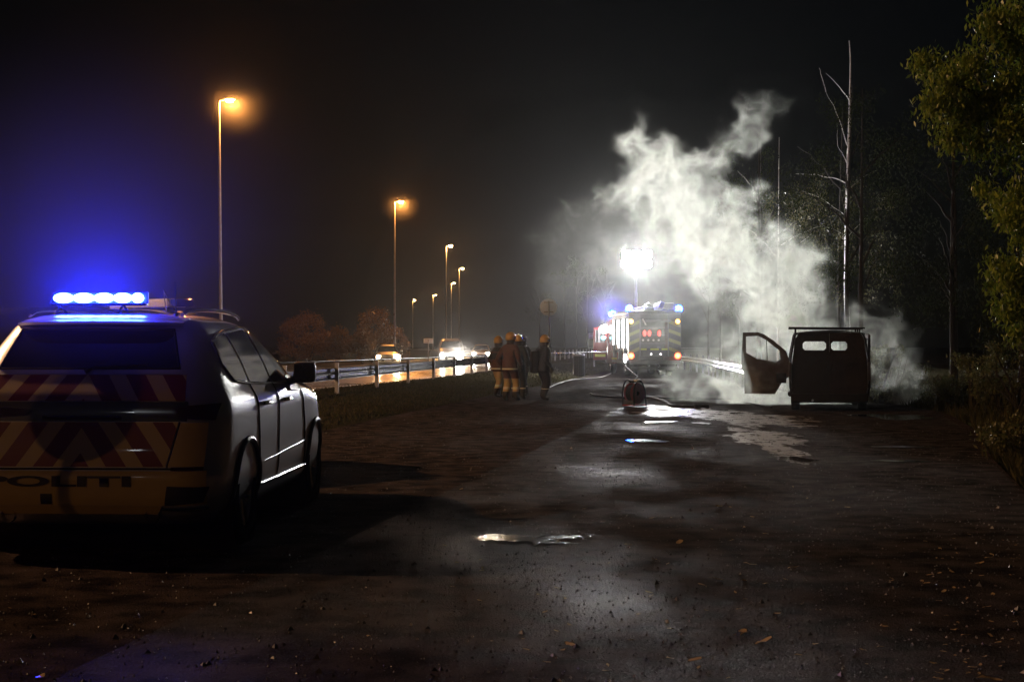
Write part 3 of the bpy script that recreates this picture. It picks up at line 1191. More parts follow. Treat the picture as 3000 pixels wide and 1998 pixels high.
SUV = [  # z, yr, yf, w, rxr, ryr, rxf, ryf
    (0.25, 0.20, 4.74, 0.86, 0.35, 0.35, 0.45, 0.6),
    (0.34, 0.06, 4.86, 0.94, 0.31, 0.38, 0.50, 0.8),
    (0.46, 0.00, 4.90, 0.985, 0.32, 0.42, 0.55, 0.95),
    (0.60, 0.00, 4.92, 1.00, 0.32, 0.43, 0.55, 1.0),
    (0.67, 0.03, 4.92, 1.00, 0.32, 0.43, 0.55, 1.0),
    (0.88, 0.075, 4.88, 1.005, 0.32, 0.43, 0.55, 1.05),
    (1.02, 0.09, 4.78, 1.005, 0.32, 0.44, 0.55, 1.1),
    (1.12, 0.11, 4.45, 0.99, 0.32, 0.46, 0.55, 1.15),
    (1.19, 0.14, 3.85, 0.955, 0.30, 0.46, 0.50, 1.0),
    (1.25, 0.18, 3.62, 0.925, 0.28, 0.46, 0.48, 0.9),
    (1.42, 0.28, 3.30, 0.86, 0.26, 0.42, 0.45, 0.9),
    (1.56, 0.38, 2.98, 0.79, 0.24, 0.40, 0.42, 0.9),
    (1.66, 0.45, 2.74, 0.735, 0.24, 0.40, 0.40, 0.9),
    (1.715, 0.42, 2.55, 0.675, 0.30, 0.45, 0.40, 0.9),
    (1.755, 0.50, 2.30, 0.58, 0.30, 0.45, 0.36, 0.8),
    (1.785, 0.75, 1.95, 0.38, 0.2, 0.4, 0.2, 0.5),
    (1.795, 1.00, 1.70, 0.15, 0.1, 0.2, 0.1, 0.2),
]


def police_suv():
    root = empty('police_car', (-3.085, 10.56, 0), -math.atan(0.043), 'silver police estate car with red and yellow striped tailgate and glowing blue roof bar', 'police car')
    sh = CarShape(SUV)
    body = sh.body().build('body', M['silver'], root)
    WB0, WB1, r = 0.98, 3.955, 0.385
    cut_arches(body, (WB0, WB1), r, 1.2)
    rp = rear_proj(sh)
    sp = side_proj(sh, 1)
    # inner arch liners
    for y in (WB0, WB1):
        MB().tube([(-0.98, y, r * 0.95), (0.98, y, r * 0.95)], r * 1.16, 36, cap=False).build('arch_liner', M['black'], root, smooth=True)
        for sgn in (1, -1):
            pts, rs = [], []
            for i in range(25):
                t = math.pi * (i / 24 * 1.16 - 0.08)
                yy, zz = y + r * 1.17 * math.cos(t), r * 0.95 + r * 1.17 * math.sin(t)
                pts.append((sgn * (sh.side(yy, max(zz, 0.26)) + 0.0), yy, zz))
                rs.append(0.028)
            MB().tube(pts, rs, 8).build('arch_flare', M['black'], root, smooth=True)
    for y in (WB0, WB1):
        wheel(root, 0.845, y, r, 0.29, 1)
        wheel(root, -0.845, y, r, 0.29, -1)
    # lower cladding
    for sgn in (1, -1):
        p = side_proj(sh, sgn)
        panel([(1.47, 0.29), (3.45, 0.29)], [(1.47, 0.40), (3.45, 0.40)], p, 0.02, 20, 4).build('sill', M['silver'], root, smooth=True)
        MB().tube([p(y, 0.425, 0.012) for y in np.linspace(1.47, 3.45, 14)], 0.012, 6).build('sill_trim', M['chrome'], root, smooth=True)
    # rear: tailgate, bumper skins
    tg = panel([(-0.62, 0.675), (0.62, 0.675)], [(-0.70, 0.99), (0.70, 0.99)], rp, 0.010, 40, 8)
    tg.build('tailgate', M['chevron'], root, smooth=True)
    panel([(-0.74, 1.14), (0.74, 1.14)], [(-0.72, 1.325), (0.72, 1.325)], rp, 0.010, 40, 6).build('tailgate_upper', M['chevron'], root, smooth=True)
    panel([(-0.76, 0.995), (0.76, 0.995)], [(-0.76, 1.135), (0.76, 1.135)], rp, 0.012, 40, 4).build('trim_bar', M['darkblue'], root, smooth=True)
    panel([(-0.72, 1.33), (0.72, 1.33)], [(-0.71, 1.362), (0.71, 1.362)], rp, 0.012, 40, 3).build('window_sill', M['silver'], root, smooth=True)
    for sgn in (1, -1):
        tl = panel([(sgn * 0.40, 1.04), (sgn * 0.94, 1.00)], [(sgn * 0.36, 1.08), (sgn * 0.96, 1.12)], rp, 0.024, 24, 4)
        tl.build('tail_light', M['redglass'], root, smooth=True)
        panel([(sgn * 0.635, 0.675), (sgn * 0.88, 0.675)], [(sgn * 0.715, 0.985), (sgn * 0.90, 0.985)], rp, 0.008, 14, 6).build('quarter_film', M['yellow'], root, smooth=True)
        panel([(sgn * 0.62, 0.40), (sgn * 0.88, 0.42)], [(sgn * 0.64, 0.54), (sgn * 0.92, 0.53)], rp, 0.016, 14, 5).build('bumper_vent', M['black'], root, smooth=True)
        MB().tube([rp(x, 0.375, 0.02) for x in np.linspace(sgn * 0.60, sgn * 0.9, 8)], 0.009, 6).build('vent_trim', M['chrome'], root, smooth=True)
        panel([(sgn * 0.66, 0.648), (sgn * 0.88, 0.648)], [(sgn * 0.66, 0.672), (sgn * 0.88, 0.672)], rp, 0.012, 10, 3).build('reflector', M['redglass'], root)
    panel([(-0.9, 0.40), (0.9, 0.40)], [(-0.9, 0.645), (0.9, 0.645)], rp, 0.006, 48, 8).build('bumper', M['yellow'], root, smooth=True)
    panel([(-0.56, 0.335), (0.56, 0.335)], [(-0.60, 0.40), (0.60, 0.40)], rp, 0.012, 30, 3).build('diffuser', M['yellow'], root, smooth=True)
    panel([(-0.27, 0.41), (-0.19, 0.41)], [(-0.27, 0.485), (-0.19, 0.485)], rp, 0.012, 4, 4).build('tow_cover', M['black'], root)
    MB().tube([rp(x, 0.66, 0.0) for x in np.linspace(-0.66, 0.66, 30)], 0.008, 6).build('tailgate_gap', M['black'], root, smooth=True)
    for sgn in (1, -1):
        MB().tube([rp(sgn * (0.63 + 0.08 * k / 8), 0.67 + 0.32 * k / 8, 0.004) for k in range(9)], 0.005, 6).build('tailgate_gap', M['black'], root, smooth=True)
        MB().lathe([(0.055, 0), (0.05, -0.03), (0.04, 0.02)], (sgn * 0.52, 0.06, 0.325), 'y', 20).build('exhaust', M['chrome'], root, smooth=True)
    me = text_mesh('POLITI', 1.07, 0.078, rp, -0.69, 0.535, 0.016)
    me.materials.clear()
    me.materials.append(M['black'])
    o = link('lettering', me, root)
    # number plate recess handle and badge
    MB().tube([rp(x, 1.02, 0.02) for x in np.linspace(-0.28, 0.28, 10)], 0.014, 8).build('handle', M['black'], root, smooth=True)
    # rear window
    rw_b = [(-0.665, 1.37), (0.665, 1.37)]
    rw_t = [(-0.57, 1.655), (0.57, 1.655)]
    panel(rw_b, rw_t, rp, 0.008, 30, 10).build('rear_window', M['carglass'], root, smooth=True)
    MB().tube(outline(rw_b, rw_t, rp, 0.008, 18), 0.009, 6, cap=False).build('window_seal', M['black'], root, smooth=True)
    MB().tube([rp(-0.02, 1.345, 0.03), rp(0.03, 1.375, 0.03), rp(0.42, 1.395, 0.025)], [0.018, 0.012, 0.006], 8).build('rear_wiper', M['black'], root, smooth=True)
    # spoiler
    sb = MB()
    n = 24
    vs, fs = [], []
    for i in range(n):
        x = -0.62 + 1.24 * i / (n - 1)
        yr = sh.rear(x, 1.715)
        for dy, z in ((0.16, 1.755), (-0.07, 1.715), (-0.075, 1.695), (0.10, 1.665)):
            vs.append((x, yr + dy - 0.02 + 0.03 * abs(x) ** 2, z - 0.03 * x * x))
    for i in range(n - 1):
        for k in range(4):
            k2 = (k + 1) % 4
            fs.append((i * 4 + k, i * 4 + k2, (i + 1) * 4 + k2, (i + 1) * 4 + k))
    fs.append((0, 1, 2, 3))
    fs.append(tuple((n - 1) * 4 + k for k in (3, 2, 1, 0)))
    sb.add(vs, fs).build('spoiler', M['silver'], root, smooth=True)
    # side glass
    for sgn in (1, -1):
        p = side_proj(sh, sgn)
        wins = [([(0.68, 1.40), (0.86, 1.28), (1.30, 1.25)], [(0.72, 1.575), (1.20, 1.635)]),
                ([(1.36, 1.25), (2.13, 1.225)], [(1.27, 1.635), (1.98, 1.67)]),
                ([(2.20, 1.225), (3.12, 1.21)], [(2.05, 1.67), (2.55, 1.63)])]
        for b_, t_ in wins:
            panel(b_, t_, p, 0.006, 16, 10).build('side_window', M['carglass'], root, smooth=True)
        top = [(0.66, 1.565), (0.9, 1.62), (1.25, 1.655), (1.98, 1.688), (2.3, 1.675), (2.58, 1.645), (3.2, 1.22)]
        MB().tube([p(y, z, 0.008) for y, z in resample(top, 34)], 0.011, 6).build('window_trim', M['chrome'], root, smooth=True)
        MB().tube([p(y, z, 0.008) for y, z in resample([(0.66, 1.565), (0.64, 1.40), (0.84, 1.268), (1.3, 1.236), (3.2, 1.20)], 34)], 0.008, 6).build('window_trim', M['chrome'], root, smooth=True)
        for path in ([(1.30, 0.44), (1.42, 0.62), (1.36, 0.98), (1.32, 1.235)], [(2.17, 0.44), (2.17, 1.22)], [(3.40, 0.44), (3.36, 0.8), (3.22, 1.2)]):
            MB().tube([p(y, z, 0.001) for y, z in resample(path, 16)], 0.008, 6).build('door_gap', M['black'], root, smooth=True)
        for y in (1.50, 2.36):
            hb = [p(yy, 1.07, 0.03 if 0 < i < 6 else 0.0) for i, yy in enumerate(np.linspace(y, y + 0.24, 7))]
            MB().tube(hb, 0.016, 8).build('door_handle', M['chrome'], root, smooth=True)
        MB().tube([p(y, 0.60 + 0.05 * (y - 1.5) / 1.7, 0.006) for y in np.linspace(1.55, 3.3, 16)], [0.003 + 0.006 * i / 15 for i in range(16)], 6).build('door_crease', M['silver'], root, smooth=True)
        # mirror
        mm = MB()
        mm.box((sgn * 1.06, 3.05, 1.29), (0.20, 0.12, 0.19))
        mr = mm.build('mirror', M['black'], root, bevel=0.04)
        MB().tube([(sgn * 0.90, 3.07, 1.19), (sgn * 1.0, 3.06, 1.24)], 0.035, 8).build('mirror_arm', M['black'], root, smooth=True)
        MB().box((sgn * 1.06, 2.987, 1.29), (0.16, 0.006, 0.14)).build('mirror_glass', M['carglass'], mr)
        panel([(2.72, 1.14), (3.25, 1.13)], [(2.80, 1.27), (3.10, 1.27)], p, 0.014, 10, 4).build('mirror_base', M['black'], root, smooth=True)
        # roof rail
        rl = [(sgn * (0.60 - 0.02 * abs(y - 1.5)), y, 1.765 + 0.055 * math.sin(math.pi * min(max((y - 0.62) / 1.85, 0), 1)) ** 0.4) for y in np.linspace(0.62, 2.47, 18)]
        MB().tube(rl, 0.018, 8).build('roof_rail', M['chrome'], root, smooth=True)
        panel([(sgn * 0.45, 0.74), (sgn * 0.86, 0.78)], [(sgn * 0.45, 0.83), (sgn * 0.82, 0.90)], front_proj(sh), 0.01, 12, 4).build('headlight', M['carglass'], root, smooth=True)
    fp = front_proj(sh)
    panel([(-0.78, 1.22), (0.78, 1.22)], [(-0.58, 1.66), (0.58, 1.66)], fp, 0.012, 24, 10).build('windscreen', M['carglass'], root, smooth=True)
    panel([(-0.30, 0.58), (0.30, 0.58)], [(-0.30, 0.86), (0.30, 0.86)], fp, 0.012, 12, 4).build('grille', M['black'], root)
    # roof light bar
    bar = empty('light_bar', (-0.075, 0.66, 1.85))
    bar.parent = root
    bm_ = MB()
    bm_.b2(-0.36, 0.36, 0.0, 0.10, -0.012, 0.008)
    bm_.build('base', M['black'], bar, bevel=0.004)
    for x in (-0.30, 0.18):
        MB().tube([(x - 0.06, 0.06, -0.10), (x, 0.05, -0.005), (x + 0.06, 0.06, -0.10)], 0.014, 6).build('foot', M['black'], bar)
    xx = -0.345
    for w_ in (0.145, 0.155, 0.145, 0.135, 0.085):
        MB().ico((xx + w_ / 2, 0.03, 0.046), 1, 2, (w_ * 0.545, 0.042, 0.038)).build('led_module', M['blue'], bar, smooth='all')
        xx += w_ + 0.005
    MB().b2(-0.365, 0.365, 0.075, 0.09, 0.006, 0.09).build('backplate', M['black'], bar, bevel=0.003)
    MB().tube([(0.50, 0.75, 1.74), (0.50, 0.72, 2.02)], [0.006, 0.003], 6).build('antenna', M['black'], root)
    MB().lathe([(0, 0.05), (0.02, 0.045), (0.03, 0)], (0.50, 0.75, 1.735), n=12).build('antenna_base', M['black'], root, smooth=True)
    return root


police_suv()

VAN = [
    (0.28, 0.12, 4.70, 0.86, 0.15, 0.15, 0.4, 0.5),
    (0.40, 0.02, 4.86, 0.94, 0.16, 0.16, 0.45, 0.7),
    (0.60, 0.0, 4.90, 0.955, 0.16, 0.18, 0.5, 0.8),
    (0.95, 0.02, 4.82, 0.955, 0.16, 0.20, 0.5, 0.8),
    (1.10, 0.04, 4.55, 0.945, 0.16, 0.20, 0.5, 0.8),
    (1.20, 0.06, 4.20, 0.935, 0.16, 0.20, 0.5, 0.7),
    (1.50, 0.11, 3.80, 0.88, 0.18, 0.22, 0.45, 0.6),
    (1.75, 0.17, 3.40, 0.80, 0.20, 0.25, 0.4, 0.6),
    (1.88, 0.25, 3.15, 0.72, 0.22, 0.3, 0.35, 0.6),
    (1.93, 0.40, 2.95, 0.58, 0.25, 0.35, 0.3, 0.5),
    (1.945, 0.8, 2.5, 0.3, 0.15, 0.2, 0.15, 0.3),
]


def police_van():
    c = Vector((-6.05, 15.4, 0))
    root = empty('police_van', c, R(-39.5), 'dark van with an unlit roof bar parked ahead of the striped police car', 'van')
    sh = CarShape(VAN)
    body = sh.body(36).build('body', M['darkblue'], root)
    r = 0.34
    cut_arches(body, (0.95, 3.95), r, 1.2)
    for y in (0.95, 3.95):
        MB().tube([(-0.93, y, r * 0.95), (0.93, y, r * 0.95)], r * 1.16, 30, cap=False).build('arch_liner', M['black'], root, smooth=True)
        for sgn in (1, -1):
            wheel(root, 0.80 * sgn, y, r, 0.24, sgn, True)
    for sgn in (1, -1):
        p = side_proj(sh, sgn)
        for b_, t_ in (([(0.35, 1.20), (1.45, 1.20)], [(0.38, 1.66), (1.45, 1.68)]), ([(1.52, 1.20), (2.62, 1.20)], [(1.52, 1.68), (2.60, 1.68)]), ([(2.70, 1.18), (3.85, 1.15)], [(2.68, 1.68), (3.12, 1.66)])):
            panel(b_, t_, p, 0.006, 14, 8).build('side_window', M['carglass'], root, smooth=True)
        for path in ([(2.66, 0.42), (2.66, 1.75)], [(3.80, 0.55), (3.92, 1.14)], [(1.48, 0.45), (1.48, 1.75)]):
            MB().tube([p(y, z, 0.001) for y, z in resample(path, 14)], 0.005, 6).build('door_gap', M['black'], root, smooth=True)
        hb = [p(yy, 1.06, 0.03 if 0 < i < 6 else 0.0) for i, yy in enumerate(np.linspace(2.75, 2.98, 7))]
        MB().tube(hb, 0.016, 8).build('door_handle', M['black'], root, smooth=True)
        mr = MB().box((sgn * 1.13, 3.66, 1.28), (0.19, 0.13, 0.32)).build('mirror', M['black'], root, bevel=0.04)
        MB().box((sgn * 1.13, 3.59, 1.28), (0.15, 0.006, 0.26)).build('mirror_glass', M['carglass'], mr)
        MB().tube([(sgn * 0.90, 3.70, 1.2), (sgn * 1.06, 3.67, 1.2)], 0.03, 8).build('mirror_arm', M['black'], root, smooth=True)
        panel([(sgn * 0.5, 0.80), (sgn * 0.86, 0.80)], [(sgn * 0.5, 0.98), (sgn * 0.84, 1.02)], front_proj(sh), 0.01, 10, 4).build('headlight', M['carglass'], root, smooth=True)
        panel([(sgn * 0.80, 0.80), (sgn * 0.93, 0.80)], [(sgn * 0.80, 1.15), (sgn * 0.92, 1.15)], rear_proj(sh), 0.01, 8, 5).build('tail_light', M['redglass'], root, smooth=True)
    panel([(-0.78, 1.22), (0.78, 1.22)], [(-0.66, 1.74), (0.66, 1.74)], front_proj(sh), 0.012, 20, 8).build('windscreen', M['carglass'], root, smooth=True)
    panel([(-0.68, 1.18), (0.68, 1.18)], [(-0.62, 1.70), (0.62, 1.70)], rear_proj(sh), 0.008, 20, 8).build('rear_window', M['carglass'], root, smooth=True)
    panel([(-0.9, 0.36), (0.9, 0.36)], [(-0.9, 0.58), (0.9, 0.58)], rear_proj(sh), 0.03, 24, 4).build('bumper', M['black'], root, smooth=True)
    # unlit roof bar
    bar = empty('light_bar', (0.0, 2.75, 2.02))
    bar.parent = root
    MB().box((0, 0, 0), (1.15, 0.26, 0.10)).build('housing', M['whiteplastic'], bar, bevel=0.02)
    for sgn in (1, -1):
        MB().box((sgn * 0.64, 0, 0), (0.13, 0.24, 0.09)).build('lens', M['blueoff'], bar, bevel=0.02)
        MB().box((sgn * 0.4, 0, -0.075), (0.06, 0.12, 0.06)).build('foot', M['black'], bar)
    MB().tube([(0.55, 2.6, 1.92), (0.50, 2.6, 2.16), (0.62, 2.62, 1.98)], 0.008, 6).build('antenna', M['galvdull'], root)
    return root


police_van()

HATCH = [
    (0.22, 0.15, 4.05, 0.78, 0.3, 0.3, 0.4, 0.5),
    (0.36, 0.02, 4.20, 0.86, 0.35, 0.4, 0.45, 0.7),
    (0.60, 0.0, 4.24, 0.89, 0.35, 0.4, 0.5, 0.8),
    (0.82, 0.06, 4.10, 0.89, 0.35, 0.45, 0.5, 0.8),
    (0.93, 0.10, 3.60, 0.86, 0.35, 0.45, 0.5, 0.8),
    (0.99, 0.14, 3.25, 0.83, 0.33, 0.45, 0.45, 0.7),
    (1.25, 0.32, 2.75, 0.71, 0.3, 0.4, 0.4, 0.6),
    (1.42, 0.50, 2.35, 0.60, 0.28, 0.4, 0.3, 0.5),
    (1.49, 0.75, 2.05, 0.42, 0.2, 0.3, 0.2, 0.4),
    (1.50, 1.0, 1.8, 0.2, 0.1, 0.2, 0.1, 0.2),
]


def oncoming_car(loc, yaw, label, paint, head, levels=HATCH, lamp=(0.11, 0.11), amber=False):
    root = empty('oncoming_car', loc, yaw, label, 'car', 'cars coming along the road')
    sh = CarShape(levels)
    k = levels is VAN
    zb, zt = (1.22, 1.74) if k else (1.0, 1.40)
    yf = levels[3][2]
    body = sh.body(26).build('body', paint, root)
    r = 0.32
    cut_arches(body, (0.8, 0.8 + (3.0 if k else 2.6)), r, 1.2)
    for y in (0.8, 0.8 + (3.0 if k else 2.6)):
        MB().tube([(-0.8, y, r * 0.95), (0.8, y, r * 0.95)], r * 1.16, 20, cap=False).build('arch_liner', M['black'], root, smooth=True)
        for sgn in (1, -1):
            wheel(root, 0.76 * sgn, y, r, 0.21, sgn, True)
    fp = front_proj(sh)
    w1, w2 = (0.76, 0.64) if k else (0.66, 0.50)
    panel([(-w1, zb + 0.02), (w1, zb + 0.02)], [(-w2, zt), (w2, zt)], fp, 0.012, 16, 6).build('windscreen', M['carglass'], root, smooth=True)
    for sgn in (1, -1):
        p = side_proj(sh, sgn)
        panel([(0.55, zb + 0.04), (yf * 0.70, zb + 0.02)], [(0.75, zt - 0.04), (yf * 0.56, zt - 0.04)], p, 0.006, 14, 5).build('side_window', M['carglass'], root, smooth=True)
        MB().box((sgn * (sh.par(zb)[2] + 0.09), yf * 0.69, zb + 0.06), (0.17, 0.1, 0.12)).build('mirror', M['black'], root, bevel=0.03)
        hl = panel([(sgn * 0.48, 0.60), (sgn * 0.74, 0.61)], [(sgn * 0.48, 0.72), (sgn * 0.72, 0.74)], fp, 0.010, 8, 4).build('headlight', M['carglass'], root, smooth=True)
        yy = sh.front(0.61, 0.67)
        lr_ = lamp[0] if sgn > 0 else lamp[1]
        MB().lathe([(0, 0.03), (lr_ * 0.7, 0.022), (lr_, 0.0)], (sgn * 0.61, yy + 0.03, 0.67), 'y', 14).build('bulb', head, hl, smooth=True)
    panel([(-0.42, 0.36), (0.42, 0.36)], [(-0.42, 0.60), (0.42, 0.60)], fp, 0.012, 10, 4).build('grille', M['black'], root)
    panel([(-0.25, 0.40), (0.25, 0.40)], [(-0.25, 0.51), (0.25, 0.51)], fp, 0.02, 6, 3).build('number_plate', M['whiteplastic'], root)
    if amber:
        MB().box((0, 1.6, sh.z[-1] + 0.03), (0.5, 0.16, 0.09)).build('roof_sign', M['amber'], root, bevel=0.02)
    return root


def place_car(px_mid, d, heading, *a, **k):
    """px of the middle of the nose; heading = travel direction slope dx/dy towards the camera"""
    yaw = math.pi - math.atan(heading)
    nose = Vector(((px_mid - 1500) * d / FPX, d, 0))
    L = (k.get('levels') or HATCH)[3][2]
    fwd = Vector((math.sin(-yaw), math.cos(-yaw), 0))
    return oncoming_car(nose - fwd * L, yaw, *a, **k)


place_car(1136, 98, -0.10, 'dark oncoming car with two warm headlights, nearest the orange bushes', M['greycar'], M['headwarm'], lamp=(0.12, 0.17))
place_car(1321, 108, -0.04, 'pale oncoming van with one very bright headlight behind the guard rail', M['palecar'], M['headlight'], levels=VAN, lamp=(0.11, 0.25))
place_car(1409, 128, 0.0, 'oncoming car partly hidden behind the group of firefighters', M['palecar'], M['headlight'], lamp=(0.11, 0.09))
place_car(1527, 190, 0.05, 'tiny far car between the firefighters, just its lamps showing', M['greycar'], M['headlight'], lamp=(0.10, 0.08))


# ------------------------------------------------------------------ burnt-out van
def burnt_van():
    root = empty('burnt_van', (7.25, 33.9, 0), R(-10.5), 'burnt-out black van shell with empty windows and an open front door', 'van')
    sh_w = 0.93

    def prof(zv):     # half width by height
        return float(np.interp(zv, [0.18, 0.35, 0.55, 0.95, 1.2, 1.6, 1.76, 1.83], [0.80, 0.86, 0.90, 0.905, 0.885, 0.835, 0.79, 0.70]))

    def yrear(zv):
        return float(np.interp(zv, [0.2, 0.45, 0.6, 1.2, 1.8], [0.03, 0.0, 0.02, 0.04, 0.13]))
    # rear doors: two leaves with window holes, as thick plates
    Wn = {-1: (-0.60, -0.075), 1: (0.035, 0.40)}
    for sgn, (x0, x1) in ((-1, (-1, -0.01)), (1, (0.01, 1))):
        m = MB()
        wx0, wx1 = Wn[sgn]
        wz0, wz1 = 1.40, 1.60
        # grid with the window cells left out
        us = sorted(set([0.0, 0.12, 0.3, 0.5, 0.7, 0.88, 1.0]))
        zs_ = [0.42, 0.6, 0.8, 1.0, 1.25, wz0, wz0 + 0.05, wz1 - 0.05, wz1, 1.68, 1.80]

        def xcol(zv):
            edge = prof(zv) - 0.055
            a = 0.0015 if sgn > 0 else -edge
            b = edge if sgn > 0 else -0.0015
            w0, w1 = wx0, wx1
            return [a, (a + w0) / 2, w0, w0 + 0.05, w1 - 0.05, w1, (w1 + b) / 2, b]
        vs, fs = [], []
        nc = 8
        for lay in (0, 1):
            for j, zv in enumerate(zs_):
                for i, x in enumerate(xcol(zv)):
                    dent = 0.012 * math.sin(7 * x + 3 * zv) * math.sin(5 * zv)
                    vs.append((x, yrear(zv) + dent + 0.05 * lay, zv))
        nr = len(zs_)

        def hole(i, j):
            if not (2 <= i <= 4 and 5 <= j <= 7):
                return False
            return True
        off = nr * nc
        for j in range(nr - 1):
            for i in range(nc - 1):
                if hole(i, j):
                    continue
                a = j * nc + i
                fs.append((a, a + 1, a + nc + 1, a + nc))
                fs.append((off + a, off + a + nc, off + a + nc + 1, off + a + 1))
        # round the hole's corners
        for ci, cj in ((2, 5), (4, 5), (2, 7), (4, 7)):
            a = cj * nc + ci
            q = {(2, 5): (a, a + 1, a + nc), (4, 5): (a, a + 1, a + nc + 1), (2, 7): (a, a + nc + 1, a + nc), (4, 7): (a + 1, a + nc + 1, a + nc)}[(ci, cj)]
            fs.append(q)
            fs.append(tuple(k + off for k in q))
        m.add(vs, fs)
        dr = m.build('rear_door', M['burnt'] if sgn < 0 else M['rust'], root)
        if sgn > 0:
            dr['label'] = 'rusty brown rear door'
        MB().tube([(sgn * 0.05, -0.02, 0.95), (sgn * 0.05, -0.045, 1.02), (sgn * 0.05, -0.02, 1.1)], 0.015, 6).build('handle', M['burnt'], dr)
        for zv in (0.6, 1.1, 1.6):
            MB().cyl((sgn * (prof(zv) - 0.03), -0.0 + yrear(zv), zv - 0.05), (sgn * (prof(zv) - 0.03), yrear(zv), zv + 0.05), 0.018, n=8).build('hinge', M['burnt'], dr)
    MB().b2(-0.035, 0.035, 0.062, 0.10, 0.42, 1.36).build('gap_blocker', M['burnt'], root)  # added bar behind the door gap, stops light showing through
    # side shells
    for sgn in (1, -1):
        def sx(y, zv):
            return sgn * (prof(zv) + 0.012 * math.sin(3 * y + 2 * zv) * (1 if sgn > 0 else 0.5) - (0.10 * max(0, (y - 3.9)) ** 1.2 if y > 3.9 else 0))
        m = MB()
        zs_ = [0.25, 0.4, 0.55, 0.75, 0.95, 1.08, 1.2, 1.35, 1.5, 1.62, 1.74, 1.80]
        ysd = [0.06, 0.25, 0.5, 0.9, 1.4, 1.9, 2.4, 2.75]
        vs, fs = [], []
        for lay in (0, 1):
            for y in ysd:
                for zv in zs_:
                    vs.append((sx(y, zv) - sgn * 0.04 * lay, y + (0.06 if y < 0.1 and zv > 1.2 else 0), zv))
        nz_ = len(zs_)
        off = len(ysd) * nz_
        for i in range(len(ysd) - 1):
            for j in range(nz_ - 1):
                ym, zm = (ysd[i] + ysd[i + 1]) / 2, (zs_[j] + zs_[j + 1]) / 2
                if (0.4 < ym < 1.2 and zm < 0.74):
                    continue
                a = i * nz_ + j
                fs.append((a, a + 1, a + nz_ + 1, a + nz_))
                fs.append((off + a, off + a + nz_, off + a + nz_ + 1, off + a + 1))
        for j in range(nz_ - 1):
            fs.append((j, off + j, off + j + 1, j + 1))
            a = (len(ysd) - 1) * nz_ + j
            fs.append((a, a + 1, off + a + 1, off + a))
        m.add(vs, fs)
        m.build('side_panel', M['burnt'], root, smooth=True, angle=50)
        # front pillars and wing
        MB().tube([(sx(3.75, 1.1), 4.05, 1.05), (sx(3.4, 1.5) * 0.98, 3.55, 1.45), (sx(3.0, 1.74) * 0.97, 3.05, 1.76)], 0.045, 8).build('pillar', M['burnt'], root, smooth=True)
        m = MB()
        m.box((sgn * 0.80, 4.25, 0.72), (0.12, 0.85, 0.62))
        m.build('front_wing', M['burnt'], root, bevel=0.05)
        MB().tube([(sgn * 0.88, 2.75, 0.30), (sgn * 0.88, 3.9, 0.30)], 0.06, 8).build('sill', M['burnt'], root, smooth=True)
        for y in (0.82, 3.92):
            wh = MB().lathe([(0.14, -0.09), (0.24, -0.10), (0.265, -0.06), (0.265, 0.06), (0.24, 0.10), (0.14, 0.09), (0.10, 0.0), (0.14, -0.09)], (0, 0, 0), 'x', 20).build('wheel', M['burnt'], root, smooth=True)
            wh.location = (sgn * 0.76, y, 0.262)
            MB().lathe([(0, 0.02), (0.06, 0.02), (0.14, 0.06)], (0, 0, 0), 'x', 16).build('rim', M['rust'], wh, smooth=True)
    # roof, floor, bulkhead frame, bumper
    m = MB()
    vs, fs = [], []
    ysr = [0.12, 0.3, 0.9, 1.5, 2.1, 2.7, 3.1]
    for lay in (0, 1):
        for y in ysr:
            for k in range(11):
                x = -0.80 + 1.6 * k / 10
                vs.append((x, y, 1.80 + 0.055 * (1 - (x / 0.8) ** 2) - 0.03 * lay - (0.03 if y < 0.2 else 0) + 0.008 * math.sin(5 * x + 4 * y)))
    off = len(ysr) * 11
    for i in range(len(ysr) - 1):
        for k in range(10):
            a = i * 11 + k
            fs.append((a, a + 1, a + 12, a + 11))
            fs.append((off + a, off + a + 11, off + a + 12, off + a + 1))
    m.add(vs, fs).build('roof', M['burnt'], root, smooth=True)
    MB().b2(-0.84, 0.84, 0.05, 4.3, 0.36, 0.42).build('floor', M['burnt'], root)
    m = MB()
    vs, fs = [], []
    for i in range(13):
        x = -0.86 + 1.72 * i / 12
        y = -0.07 + 0.10 * (abs(x) / 0.86) ** 4
        for dy, zv in ((0.10, 0.42), (0.0, 0.40), (0.0, 0.24), (0.10, 0.20)):
            vs.append((x, y + dy, zv + 0.008 * math.sin(9 * x)))
    for i in range(12):
        for k in range(3):
            fs.append((i * 4 + k, i * 4 + k + 1, (i + 1) * 4 + k + 1, (i + 1) * 4 + k))
    m.add(vs, fs).build('bumper', M['burnt'], root, smooth=True)
    MB().ico((-0.38, -0.075, 0.255), 0.03, 1).build('tow_eye', M['galv'], root, smooth='all')
    for x in (-0.45, 0.45):
        st = MB().box((x, 3.0, 0.62), (0.5, 0.5, 0.14))
        st.box((x, 2.78, 0.95), (0.46, 0.08, 0.62))
        st.build('seat_frame', M['burnt'], root, bevel=0.03)
    MB().box((0, 3.95, 0.90), (1.55, 0.25, 0.25)).build('dashboard', M['burnt'], root, bevel=0.05)
    MB().box((0, 4.45, 0.78), (1.5, 0.6, 0.5)).build('engine_bay', M['burnt'], root, bevel=0.08)
    # rear lamps burnt out
    for sgn in (1, -1):
        MB().box((sgn * (prof(0.9) - 0.025), 0.0, 0.92), (0.07, 0.05, 0.42)).build('lamp_recess', M['black'], root, bevel=0.01)
    # roof rack
    rk = empty('roof_rack', (0, 0, 1.79))
    rk.parent = root
